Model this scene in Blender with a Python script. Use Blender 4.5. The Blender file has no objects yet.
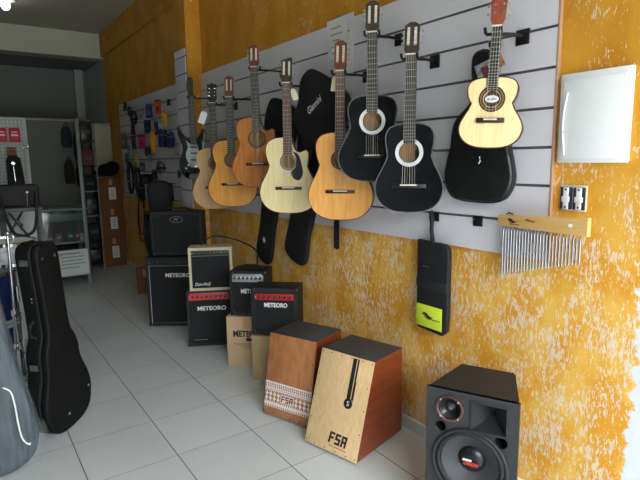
import bpy, bmesh, math, random
from mathutils import Matrix, Vector
R = math.radians
C = bpy.context.scene.collection
sc = bpy.context.scene

# ------------------------------------------------------------------ camera
cam_d = bpy.data.cameras.new('camera'); cam = bpy.data.objects.new('camera', cam_d); C.objects.link(cam)
cam_d.sensor_width = 36; cam_d.lens = 516.33 * 36 / 640; cam_d.clip_start = 0.05
rt = Vector((0.82077748, -0.57101914, -0.01616996)); up = Vector((0.10143020, 0.11782140, 0.98784110)); fw = Vector((0.56217101, 0.81243785, -0.15462374))
M = Matrix.Identity(4)
for i in range(3):
    M[i][0] = rt[i]; M[i][1] = up[i]; M[i][2] = -fw[i]
M[0][3], M[1][3], M[2][3] = 0, 0, 1.55
cam.matrix_world = M
sc.camera = cam

# ------------------------------------------------------------------ world: soft overcast daylight coming in at the open shop front
w = bpy.data.worlds.new('sky'); sc.world = w; w.use_nodes = True
bg = w.node_tree.nodes['Background']; bg.inputs[0].default_value = (0.88, 0.935, 1.0, 1); bg.inputs[1].default_value = 19.0
# daylight portal in the shop-front opening (guides sampling only)
ld = bpy.data.lights.new('shopfront_portal', 'AREA'); ld.shape = 'RECTANGLE'; ld.size = 3.1; ld.size_y = 2.9
ld.cycles.is_portal = True
lo = bpy.data.objects.new('shopfront_portal', ld); C.objects.link(lo); lo.location = (0.45, -1.82, 1.45); lo.rotation_euler = (R(90), 0, 0)
sc.view_settings.view_transform = 'Standard'; sc.view_settings.look = 'None'; sc.view_settings.gamma = 1
sc.view_settings.use_curve_mapping = False
sc.view_settings.exposure = 0.12

# ------------------------------------------------------------------ materials
def lin(c):
    return tuple(((v / 255) / 12.92 if v / 255 <= .04045 else ((v / 255 + .055) / 1.055) ** 2.4) for v in c)
MATS = {}
def mat(name, rgb, rough=.5, metal=0, var=.0, scale=20, stretch=(1, 1, 1), bump=0, coat=0, alpha=1, trans=0, spec=.5, emit=None, rgb2=None):
    if name in MATS: return MATS[name]
    m = bpy.data.materials.new(name); m.use_nodes = True; nt = m.node_tree; N = nt.nodes; L = nt.links
    b = N['Principled BSDF']; col = lin(rgb)
    b.inputs['Base Color'].default_value = (*col, 1); b.inputs['Roughness'].default_value = rough; b.inputs['Metallic'].default_value = metal
    b.inputs['Coat Weight'].default_value = coat; b.inputs['Coat Roughness'].default_value = .06
    b.inputs['Specular IOR Level'].default_value = spec
    b.inputs['Transmission Weight'].default_value = trans; b.inputs['Alpha'].default_value = alpha
    if var or bump or rgb2:
        tc = N.new('ShaderNodeTexCoord'); mp = N.new('ShaderNodeMapping'); mp.inputs['Scale'].default_value = stretch
        nz = N.new('ShaderNodeTexNoise'); nz.inputs['Scale'].default_value = scale; nz.inputs['Detail'].default_value = 5
        L.new(tc.outputs['Object'], mp.inputs[0]); L.new(mp.outputs[0], nz.inputs['Vector'])
        if var or rgb2:
            mx = N.new('ShaderNodeMix'); mx.data_type = 'RGBA'
            c2 = lin(rgb2) if rgb2 else tuple(max(0, v * (1 - var)) for v in col)
            mx.inputs[6].default_value = (*col, 1); mx.inputs[7].default_value = (*c2, 1)
            rp = N.new('ShaderNodeValToRGB'); rp.color_ramp.elements[0].position = .35; rp.color_ramp.elements[1].position = .65
            L.new(nz.outputs['Fac'], rp.inputs[0]); L.new(rp.outputs[0], mx.inputs[0]); L.new(mx.outputs[2], b.inputs['Base Color'])
        if bump:
            bp = N.new('ShaderNodeBump'); bp.inputs['Strength'].default_value = bump; bp.inputs['Distance'].default_value = .003
            L.new(nz.outputs['Fac'], bp.inputs['Height']); L.new(bp.outputs[0], b.inputs['Normal'])
    if emit:
        b.inputs['Emission Color'].default_value = (*lin(emit[:3]), 1); b.inputs['Emission Strength'].default_value = emit[3]
    MATS[name] = m
    return m

def wall_material():
    m = bpy.data.materials.new('yellow_plaster'); m.use_nodes = True; nt = m.node_tree; N = nt.nodes; L = nt.links
    b = N['Principled BSDF']; b.inputs['Roughness'].default_value = .55; b.inputs['Specular IOR Level'].default_value = .3
    tc = N.new('ShaderNodeTexCoord'); sep = N.new('ShaderNodeSeparateXYZ'); L.new(tc.outputs['Object'], sep.inputs[0])
    def noise(scale, st, det=4, dist=0, rough=.5):
        mp = N.new('ShaderNodeMapping'); mp.inputs['Scale'].default_value = st
        n = N.new('ShaderNodeTexNoise'); n.inputs['Scale'].default_value = scale; n.inputs['Detail'].default_value = det; n.inputs['Distortion'].default_value = dist
        n.inputs['Roughness'].default_value = rough
        L.new(tc.outputs['Object'], mp.inputs[0]); L.new(mp.outputs[0], n.inputs['Vector']); return n.outputs['Fac']
    def math_(op, a, c, clamp=False):
        n = N.new('ShaderNodeMath'); n.operation = op; n.use_clamp = clamp
        for k, v in enumerate((a, c)):
            if isinstance(v, (int, float)): n.inputs[k].default_value = v
            else: L.new(v, n.inputs[k])
        return n.outputs[0]
    def maprange(v, a, c, d=0, e=1):
        n = N.new('ShaderNodeMapRange'); L.new(v, n.inputs[0])
        for k, x in zip((1, 2, 3, 4), (a, c, d, e)): n.inputs[k].default_value = x
        return n.outputs[0]
    def mix(f, a, c):
        n = N.new('ShaderNodeMix'); n.data_type = 'RGBA'
        if isinstance(f, (int, float)): n.inputs[0].default_value = f
        else: L.new(f, n.inputs[0])
        for k, v in ((6, a), (7, c)):
            if isinstance(v, tuple): n.inputs[k].default_value = (*lin(v), 1)
            else: L.new(v, n.inputs[k])
        return n.outputs[2]
    # low band of the wall is a livelier yellow than the upper part
    low = maprange(sep.outputs[2], 1.9, 1.0)
    base = mix(maprange(noise(5, (1, 1, .5), 5), .4, .62), YEL_A, YEL_B)
    lowc = mix(maprange(noise(7, (1, 1, .7), 5), .42, .6), YEL_C, YEL_D)
    col = mix(low, base, lowc)
    # trowelled white flecks, vertical strokes
    fl = noise(22, (1, 2.6, 1.0), 6, .5, .72)
    fl2 = noise(70, (1, 2.6, .6), 3, .3, .6)
    dens = noise(5.5, (1, 1, 1), 3)
    thr = math_('ADD', math_('MULTIPLY', dens, -.30), math_('ADD', math_('MULTIPLY', low, -.070), .735))
    near = maprange(sep.outputs[1], 1.0, 4.5, 0, .012)
    thr = math_('ADD', thr, near)
    comb = math_('ADD', math_('MULTIPLY', fl, .62), math_('MULTIPLY', fl2, .38))
    f = maprange(math_('SUBTRACT', comb, thr), 0.0, .03)
    f = math_('MULTIPLY', f, .72)
    col = mix(f, col, (232, 222, 205))
    # ragged end of the paint by the doorway
    rg = noise(30, (1, .5, 1), 4)
    rg2 = noise(5, (1, .2, 1), 2)
    edge = math_('ADD', sep.outputs[1], math_('ADD', math_('MULTIPLY', math_('SUBTRACT', rg, .5), .10), math_('MULTIPLY', math_('SUBTRACT', rg2, .5), .06)))
    col = mix(maprange(edge, .838, .85), (222, 226, 228), col)
    L.new(col, b.inputs['Base Color'])
    bp = N.new('ShaderNodeBump'); bp.inputs['Strength'].default_value = .5; bp.inputs['Distance'].default_value = .004
    L.new(comb, bp.inputs['Height']); L.new(bp.outputs[0], b.inputs['Normal'])
    return m
YEL_A, YEL_B, YEL_C, YEL_D = (200, 136, 34), (214, 154, 48), (226, 158, 40), (238, 186, 82)

def tile_material():
    m = bpy.data.materials.new('floor_tiles'); m.use_nodes = True; nt = m.node_tree; N = nt.nodes; L = nt.links
    b = N['Principled BSDF']; b.inputs['Roughness'].default_value = .28; b.inputs['Specular IOR Level'].default_value = .45
    tc = N.new('ShaderNodeTexCoord'); sep = N.new('ShaderNodeSeparateXYZ'); L.new(tc.outputs['Object'], sep.inputs[0])
    def ma(op, a, c=None):
        n = N.new('ShaderNodeMath'); n.operation = op
        for k, v in enumerate((a, c)):
            if v is None: continue
            if isinstance(v, (int, float)): n.inputs[k].default_value = v
            else: L.new(v, n.inputs[k])
        return n.outputs[0]
    sx, sy, x0, y0 = 0.2830 * 1.55, 0.28972 * 1.55, 0.80665 * 1.55, 3.3784 * 1.55
    def edge(o, s, off):
        t = ma('DIVIDE', ma('ADD', ma('SUBTRACT', o, off), 100 * s), s)
        fr = ma('FRACT', t)
        return ma('MULTIPLY', ma('MINIMUM', fr, ma('SUBTRACT', 1.0, fr)), s), ma('FLOOR', t)
    ex, ix = edge(sep.outputs[0], sx, x0); ey, iy = edge(sep.outputs[1], sy, y0)
    gx = ma('LESS_THAN', ex, .0027); gy = ma('LESS_THAN', ey, .0020); g = ma('MAXIMUM', gx, ma('MULTIPLY', gy, .8))
    nz = N.new('ShaderNodeTexNoise'); nz.inputs['Scale'].default_value = 2.2; nz.inputs['Detail'].default_value = 6
    L.new(tc.outputs['Object'], nz.inputs['Vector'])
    m1 = N.new('ShaderNodeMix'); m1.data_type = 'RGBA'; L.new(nz.outputs['Fac'], m1.inputs[0])
    m1.inputs[6].default_value = (*lin((190, 193, 192)), 1); m1.inputs[7].default_value = (*lin((212, 215, 214)), 1)
    cv = N.new('ShaderNodeCombineXYZ'); L.new(ix, cv.inputs[0]); L.new(iy, cv.inputs[1])
    wn = N.new('ShaderNodeTexWhiteNoise'); wn.noise_dimensions = '2D'; L.new(cv.outputs[0], wn.inputs['Vector'])
    br = N.new('ShaderNodeMapRange'); L.new(wn.outputs['Value'], br.inputs[0]); br.inputs[3].default_value = .95; br.inputs[4].default_value = 1.04
    sc_ = N.new('ShaderNodeVectorMath'); sc_.operation = 'SCALE'; L.new(m1.outputs[2], sc_.inputs[0]); L.new(br.outputs[0], sc_.inputs['Scale'])
    m2 = N.new('ShaderNodeMix'); m2.data_type = 'RGBA'; L.new(g, m2.inputs[0]); L.new(sc_.outputs[0], m2.inputs[6]); m2.inputs[7].default_value = (*lin((92, 92, 90)), 1)
    L.new(m2.outputs[2], b.inputs['Base Color'])
    bp = N.new('ShaderNodeBump'); bp.inputs['Strength'].default_value = .4; bp.inputs['Distance'].default_value = .002; bp.invert = True
    L.new(g, bp.inputs['Height']); L.new(bp.outputs[0], b.inputs['Normal'])
    return m

def wood(name, rgb, rgb2, rough=.3, coat=.6, scale=8, st=(9, 9, 1)):
    return mat(name, rgb, rough, rgb2=rgb2, scale=scale, stretch=st, coat=coat)

BLACK = mat('black_plastic', (24, 24, 26), .35)
MATTE = mat('matte_black', (20, 20, 22), .7)
TOLEX = mat('black_tolex', (27, 27, 30), .55, var=.3, scale=220, bump=.25)
GRILLE = mat('black_grille_cloth', (20, 20, 23), .8, var=.35, scale=300)
NYLON = mat('black_nylon', (22, 22, 25), .75, var=.35, scale=18, bump=.5)
VINYL = mat('black_vinyl', (26, 28, 27), .38, var=.3, scale=14, bump=1.0)
CHROME = mat('chrome', (215, 218, 222), .15, 1)
STEEL = mat('brushed_steel', (150, 152, 156), .35, .9)
WHITE = mat('white_plastic', (232, 233, 232), .4)
PEGM = mat('peg_grey_pearl', (150, 146, 136), .35)
IVORY = mat('ivory_plastic', (225, 218, 196), .35)
ROSEW = wood('rosewood', (62, 34, 26), (44, 24, 20), .45, .1, 30)
EBONY = mat('dark_fretboard', (46, 40, 38), .45, var=.3, scale=30)
NECKW = wood('mahogany', (120, 58, 34), (92, 42, 26), .4, .4, 20)
FRET = mat('fret_wire', (168, 168, 165), .35, .7)
STRING = mat('guitar_string', (190, 186, 172), .35, .6)
INNER = mat('raw_inner_wood', (186, 142, 92), .8, var=.2, scale=6)
BRIDGE = mat('dark_bridge_wood', (50, 28, 24), .4)
CARD = mat('brown_cardboard', (198, 168, 132), .85, var=.08, scale=5)
CARD2 = mat('dark_cardboard', (132, 84, 50), .85, var=.1, scale=5)
INK = mat('black_ink', (28, 24, 24), .6)
LOGO = mat('logo_white', (235, 235, 232), .4)
GROOVE = mat('slat_groove', (96, 96, 98), .6)
SLAT = mat('slat_board', (220, 217, 222), .42, var=.03, scale=2)
ALU = mat('aluminium_profile', (150, 150, 150), .45, .5)

# ------------------------------------------------------------------ mesh helpers
class MB:
    def __init__(s): s.bm = bmesh.new(); s.T = Matrix.Identity(4)
    def add(s, bm2, mi=0, T=None, smooth=False):
        for f in bm2.faces:
            f.material_index = mi if mi is not None else f.material_index; f.smooth = smooth
        if T is not None: bm2.transform(T)
        bm2.transform(s.T)
        me = bpy.data.meshes.new('t'); bm2.to_mesh(me); s.bm.from_mesh(me); bpy.data.meshes.remove(me); bm2.free()
        return s
    def box(s, c, d, mi=0, rot=None, bev=0, seg=2):
        b = bmesh.new(); bmesh.ops.create_cube(b, size=1); bmesh.ops.scale(b, vec=d, verts=b.verts)
        if bev: bmesh.ops.bevel(b, geom=b.edges[:], offset=bev, segments=seg, profile=.5, affect='EDGES')
        T = Matrix.Translation(c)
        if rot is not None: T = T @ rot
        return s.add(b, mi, T, smooth=False)
    def cyl(s, p, q, r, mi=0, n=12, r2=None, caps=True, smooth=True):
        p, q = Vector(p), Vector(q); d = q - p
        b = bmesh.new(); bmesh.ops.create_cone(b, cap_ends=caps, segments=n, radius1=r, radius2=r if r2 is None else r2, depth=d.length)
        T = Matrix.Translation((p + q) / 2) @ d.to_track_quat('Z', 'Y').to_matrix().to_4x4()
        s.add(b, mi, T, smooth=smooth); return s
    def ball(s, c, r, mi=0, sc=(1, 1, 1), n=14):
        b = bmesh.new(); bmesh.ops.create_uvsphere(b, u_segments=n, v_segments=n // 2 + 2, radius=r); bmesh.ops.scale(b, vec=sc, verts=b.verts)
        return s.add(b, mi, Matrix.Translation(c), True)
    def tube(s, pts, r, mi=0, n=8):
        pts = [Vector(p) for p in pts]; b = bmesh.new(); rings = []
        for i, p in enumerate(pts):
            t = (pts[min(i + 1, len(pts) - 1)] - pts[max(i - 1, 0)]).normalized()
            a = t.cross(Vector((0, 0, 1)));
            if a.length < .05: a = t.cross(Vector((0, 1, 0)))
            a.normalize(); c = t.cross(a).normalized()
            rr = r[i] if isinstance(r, (list, tuple)) else r
            rings.append([b.verts.new(p + a * rr * math.cos(k * 2 * math.pi / n) + c * rr * math.sin(k * 2 * math.pi / n)) for k in range(n)])
        for A, B in zip(rings, rings[1:]):
            for k in range(n): b.faces.new((A[k], A[(k + 1) % n], B[(k + 1) % n], B[k]))
        b.faces.new(rings[0][::-1]); b.faces.new(rings[-1])
        bmesh.ops.recalc_face_normals(b, faces=b.faces)
        return s.add(b, mi, None, True)
    def prism(s, pts, y0, y1, mi=0, holes=(), bev=0, smooth=False):
        """outline in (x,z), extruded from y0 (front) to y1 (back)"""
        b = bmesh.new(); E = []
        for loop in (pts, *holes):
            vs = [b.verts.new((x, y0, z)) for x, z in loop]
            E += [b.edges.new((vs[i], vs[(i + 1) % len(vs)])) for i in range(len(vs))]
        if holes: bmesh.ops.triangle_fill(b, edges=E, use_beauty=True)
        else: b.faces.new(b.verts[:])
        bmesh.ops.recalc_face_normals(b, faces=b.faces)
        fs = b.faces[:]
        ret = bmesh.ops.extrude_face_region(b, geom=fs)
        nv = [v for v in ret['geom'] if isinstance(v, bmesh.types.BMVert)]
        bmesh.ops.translate(b, verts=nv, vec=(0, y1 - y0, 0))
        bmesh.ops.recalc_face_normals(b, faces=b.faces)
        if bev:
            ed = [e for e in b.edges if len(e.link_faces) == 2 and e.calc_face_angle() > 1.2 and abs(e.verts[0].co.y - e.verts[1].co.y) < 1e-6]
            bmesh.ops.bevel(b, geom=ed, offset=bev, segments=3, profile=.5, affect='EDGES')
        return s.add(b, mi, None, smooth)
    def lathe(s, prof, c=(0, 0, 0), axis='Y', mi=0, n=32):
        """prof: list of (r, a) revolved; a runs along axis"""
        b = bmesh.new(); rings = []
        for r, a in prof:
            if r < 1e-6: rings.append([b.verts.new((0, 0, a))])
            else: rings.append([b.verts.new((r * math.cos(k * 2 * math.pi / n), r * math.sin(k * 2 * math.pi / n), a)) for k in range(n)])
        for A, B in zip(rings, rings[1:]):
            for k in range(n):
                k2 = (k + 1) % n
                if len(A) == 1 and len(B) > 1: b.faces.new((A[0], B[k], B[k2]))
                elif len(B) == 1 and len(A) > 1: b.faces.new((A[k], B[0], A[k2]))
                elif len(A) > 1: b.faces.new((A[k], B[k], B[k2], A[k2]))
        bmesh.ops.recalc_face_normals(b, faces=b.faces)
        T = Matrix.Translation(c)
        if axis == 'Y': T = T @ Matrix.Rotation(R(90), 4, 'X')     # +a goes to -y (towards the front)
        return s.add(b, mi, T, True)
    def build(s, name, mats, parent=None, auto=30, mods=None):
        me = bpy.data.meshes.new(name); s.bm.to_mesh(me); s.bm.free()
        for m in (mats if isinstance(mats, (list, tuple)) else [mats]): me.materials.append(m)
        o = bpy.data.objects.new(name, me); C.objects.link(o)
        if parent is not None: o.parent = parent
        if auto:
            try: me.set_sharp_from_angle(angle=R(auto))
            except Exception: pass
        return o

def tag(o, label=None, cat=None, group=None, kind=None):
    if label: o['label'] = label
    if cat: o['category'] = cat
    if group: o['group'] = group
    if kind: o['kind'] = kind
    return o
def thing(name, label, cat, loc=(0, 0, 0), rz=0, group=None, rot=None):
    o = bpy.data.objects.new(name, None); o.empty_display_size = .05; C.objects.link(o)
    o.location = loc; o.rotation_euler = rot if rot else (0, 0, rz)
    return tag(o, label, cat, group)
def struct(name, mb, m): return tag(mb.build(name, m), kind='structure')
def text(s, m, parent, T, width=None, height=None, name='logo', ext=.0006, bold=.0, shear=0):
    cu = bpy.data.curves.new('t', 'FONT'); cu.body = s; cu.size = 1; cu.extrude = 0; cu.offset = bold; cu.shear = shear
    cu.align_x = 'CENTER'; cu.align_y = 'CENTER'; cu.resolution_u = 3
    o = bpy.data.objects.new('t', cu); C.objects.link(o); bpy.context.view_layer.update()
    me = bpy.data.meshes.new_from_object(o.evaluated_get(bpy.context.evaluated_depsgraph_get()))
    bpy.data.objects.remove(o); bpy.data.curves.remove(cu)
    b = bmesh.new(); b.from_mesh(me); bpy.data.meshes.remove(me)
    xs = [v.co.x for v in b.verts]; ys = [v.co.y for v in b.verts]
    cx, cy = (min(xs) + max(xs)) / 2, (min(ys) + max(ys)) / 2; bw, bh = max(xs) - min(xs), max(ys) - min(ys)
    sx = width / bw if width else height / bh; sy = height / bh if height else sx
    for v in b.verts: v.co = Vector(((v.co.x - cx) * sx, 0, (v.co.y - cy) * sy))
    r = bmesh.ops.extrude_face_region(b, geom=b.faces[:])
    bmesh.ops.translate(b, verts=[v for v in r['geom'] if isinstance(v, bmesh.types.BMVert)], vec=(0, -ext, 0))
    bmesh.ops.recalc_face_normals(b, faces=b.faces)
    mb = MB(); mb.add(b, 0, T)
    return mb.build(name, m, parent, auto=0)

def spline(P, n=5):
    out = []
    for i in range(len(P) - 1):
        p0 = P[max(i - 1, 0)]; p1 = P[i]; p2 = P[i + 1]; p3 = P[min(i + 2, len(P) - 1)]
        for k in range(n):
            t = k / n
            out.append(tuple(.5 * (2 * b + (c - a) * t + (2 * a - 5 * b + 4 * c - d) * t * t + (3 * b - a - 3 * c + d) * t ** 3) for a, b, c, d in zip(p0, p1, p2, p3)))
    out.append(tuple(P[-1])); return out

# ================================================================== THE SHOP
ZC = 3.48
def sbox(name, a, b, m):
    mb = MB(); mb.box([(p + q) / 2 for p, q in zip(a, b)], [abs(q - p) for p, q in zip(a, b)]); return struct(name, mb, m)
sbox('wall_across_street', (-16, -11.4, -.1), (16, -11, 4.2), mat('street_facade', (92, 92, 84), .9, var=.3, scale=1.2))
YELLOW = wall_material()
GREYW = mat('grey_wall_paint', (186, 190, 184), .7, var=.06, scale=1.5)
GREYD = mat('dark_grey_wall_paint', (126, 132, 128), .7, var=.06, scale=1.5)
CEIL = mat('ceiling_paint', (186, 186, 174), .8, var=.06, scale=1.5)
BEAMM = mat('beam_paint', (196, 198, 182), .75, var=.05, scale=1.5)
BASEB = mat('white_baseboard_tile', (228, 228, 226), .3)
sbox('floor', (-3.2, -1.8, -.1), (2.15, 10.15, 0), tile_material())
sbox('pavement', (-9, -9, -.16), (9, -1.8, -.04), mat('pavement_concrete', (176, 172, 164), .9, var=.1, scale=3))
sbox('wall_right', (2.0, -1.8, 0), (2.15, 8.65, ZC), YELLOW)
sbox('wall_right_rear', (2.0, 8.65, 0), (2.15, 10.15, ZC), GREYW)
sbox('wall_back', (-3.2, 10.0, 0), (2.0, 10.15, ZC), GREYD)
sbox('wall_left', (-3.35, -1.8, 0), (-3.2, 10.15, ZC), mat('dark_side_wall', (84, 86, 84), .8, var=.1, scale=2))
sbox('ceiling', (-3.2, -1.8, ZC), (2.15, 8.65, ZC + .1), CEIL)
sbox('ceiling_rear', (-3.2, 8.95, 3.13), (2.0, 10.0, 3.2), GREYD)
sbox('trim_beam', (-3.2, 8.65, 3.12), (2.0, 8.95, ZC + .1), BEAMM)
sbox('trim_wall_beam', (1.965, 5.1, 3.14), (2.0, 8.65, ZC), YELLOW)
sbox('trim_rear_pilaster', (1.80, 9.9, 0), (1.93, 10.0, 3.13), GREYW)
sbox('wall_front_lintel', (-3.35, -1.95, 2.9), (2.15, -1.8, ZC + .1), GREYW)
sbox('wall_front_left', (-3.35, -1.95, 0), (-1.1, -1.8, 2.9), GREYD)
sbox('trim_pillar', (1.855, 4.81, 0), (2.0, 5.10, ZC), YELLOW)
mb = MB(); mb.box((1.993, 2.1, .036), (.014, 5.4, .072), bev=.003)
struct('baseboard_right', mb, BASEB)
sbox('baseboard_right_rear', (1.986, 5.10, 0), (2.0, 8.65, .072), BASEB)

def slatwall(name, label, x, y0, y1, z0, z1, zg, pitch=.1565):
    t = thing(name, label, 'slatwall', (x, (y0 + y1) / 2, z0)); L_ = y1 - y0
    b = MB(); b.box((-.004, 0, (z1 - z0) / 2), (.008, L_, z1 - z0)); b.build('groove_backing', GROOVE, t)
    b = MB(); zz = []; z = zg
    edges = [z0]; k = zg
    while k - pitch > z0 + .02: k -= pitch
    while k < z1 - .02: edges.append(k); k += pitch
    edges.append(z1)
    for i, (a, c) in enumerate(zip(edges, edges[1:])):
        lo_ = a + (.006 if i else 0); hi_ = c - (.006 if i < len(edges) - 2 else 0)
        b.box((-.013, 0, (lo_ + hi_) / 2 - z0), (.010, L_, hi_ - lo_), bev=.001, seg=1)
    b.build('slats', SLAT, t)
    return t
nw = slatwall('slatwall', 'long white slatwall panel behind the guitars on the yellow wall', 1.9985, 1.205, 4.81, 1.115, 2.365, 2.209)
b = MB(); b.box((-.0095, -1.8065, .625), (.019, .008, 1.25)); b.build('edge_trim', mat('edge_wood', (176, 140, 112), .6), nw)
slatwall('slatwall', 'rear slatwall panel crowded with small accessories beyond the pillar', 1.9985, 5.102, 7.86, 1.085, 2.36, 2.209)
slatwall('slatwall', 'narrow slatwall strip on the face of the yellow pillar', 1.855, 4.815, 5.095, 1.1, 2.59, 2.209)

# ================================================================== GUITARS
CUT = [(.665, .64), (.69, .70), (.705, .76), (.69, .81), (.60, .832), (.49, .815), (.38, .805), (.26, .835), (.175, .91), (.14, .965), (.13, 1.0)]
def body_outline(w, h, ub=.74, waist=.64, cut=False, n=5):
    low = [(0, 0), (.38, .010), (.69, .055), (.90, .14), (1, .255), (.965, .36), (.85, .46), (.72, .555), (waist, .635)]
    upp = [(waist, .635), (ub * .95, .715), (ub, .80), (ub * .985, .88), (ub * .84, .95), (ub * .52, .99), (.10, 1.0)]
    Rr = spline(low, n)[:-1] + spline(CUT if cut else upp, n)
    Ll = spline(low, n)[:-1] + spline(upp, n)
    pts = [(x * w, z * h) for x, z in Rr] + [(-x * w, z * h) for x, z in reversed(Ll[1:])]
    return pts
def circle(r, c, n=36): return [(r * math.cos(k * 2 * math.pi / n), c + r * math.sin(k * 2 * math.pi / n)) for k in range(n)]
def shrink(pts, d):
    n = len(pts); out = []
    for i in range(n):
        a = Vector(pts[i - 1]); c = Vector(pts[(i + 1) % n]); t = (c - a).normalized()
        out.append((pts[i][0] - t.y * d, pts[i][1] + t.x * d))
    return out

def headstock(t, style, znut, ztop, wn, m, k=.2):
    H = ztop - znut; hb = MB(); w = wn / 2 + .010
    sl = lambda pts: pts
    if style in ('crest', 'flat', 'point', 'notch'):
        top = {'crest': [(w, H * .9), (w * .75, H * .93), (w * .45, H * .985), (0, H)], 'flat': [(w * .98, H * .96), (w * .5, H * .975), (0, H * .93)],
               'point': [(w * .98, H * .88), (w * .6, H * .93), (w * .3, H), (0, H * .985)], 'notch': [(w, H * .97), (w * .62, H), (w * .3, H * .955), (0, H * .99)]}[style]
        right = [(wn / 2, 0), (w, H * .14)] + top
        pts = right + [(-x, z) for x, z in reversed(right[:-1])]
        if style == 'notch': pts = [(wn / 2, 0), (w, H * .14), (w, H * .88), (w * .9, H * 1.0), (-w, H * .88), (-w, H * .14), (-wn / 2, 0)]
        holes = []
        for s in (-1, 1):
            cx, rw = s * .0165, .0068; z0, z1 = H * .26, H * .80
            holes.append([(cx - rw, z0), (cx + rw, z0), (cx + rw, z1), (cx - rw, z1)])
        b2 = MB(); b2.prism(pts, -.001, .015, holes=holes); hb = b2
    elif style == 'solid':     # small solid headstock with pegs at the sides
        right = [(wn / 2, 0), (w, H * .2), (w * 1.12, H * .85), (w * .8, H * .95), (w * .35, H * .93), (0, H)]
        hb.prism(right + [(-x, z) for x, z in reversed(right[:-1])], -.001, .014)
    else:                      # steel-string: flared black head
        right = [(wn / 2, 0), (wn / 2 + .003, H * .08), (w * 1.12, H * .2), (w * 1.05, H * .55), (w * 1.18, H * .88), (w * .95, H * .97), (w * .6, H * .93), (w * .3, H * .97), (0, H)]
        hb.prism(right + [(-x, z) for x, z in reversed(right[:-1])], -.001, .014)
    T = Matrix.Translation((0, 0, znut)) @ Matrix(((1, 0, 0, 0), (0, 1, k, 0), (0, 0, 1, 0), (0, 0, 0, 1)))
    hb.bm.transform(T); ho = hb.build('headstock', m, t)
    n = 2 if style == 'solid' and H < .15 else 3
    for s in (-1, 1):
        for i in range(n):
            zz = H * (.26 + .54 * (i + .5) / n); yy = k * zz + .007; p = MB()
            if style in ('solid', 'steel'):
                cx = s * w * .62
                p.cyl((cx, yy - .022, znut + zz), (cx, yy, znut + zz), .0035, 0, 10)
                p.cyl((cx, yy - .009, znut + zz), (cx, yy - .007, znut + zz), .007, 0, 12)
            else:
                cx = s * .0165; p.cyl((cx - .0066, yy, znut + zz), (cx + .0066, yy, znut + zz), .0075, 1, 12)
                p.cyl((cx - .0066, yy, znut + zz + .015), (cx + .0066, yy, znut + zz + .015), .0058, 1, 10)
            p.cyl((s * w, yy + .004, znut + zz), (s * (w + .012), yy + .004, znut + zz), .0022, 0, 8)
            p.ball((s * (w + .013), yy + .008, znut + zz), .0068, 2, (.7, .6, 1.0), 10)
            p.build('tuning_peg', [CHROME, IVORY, PEGM], t)
    return ho

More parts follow.
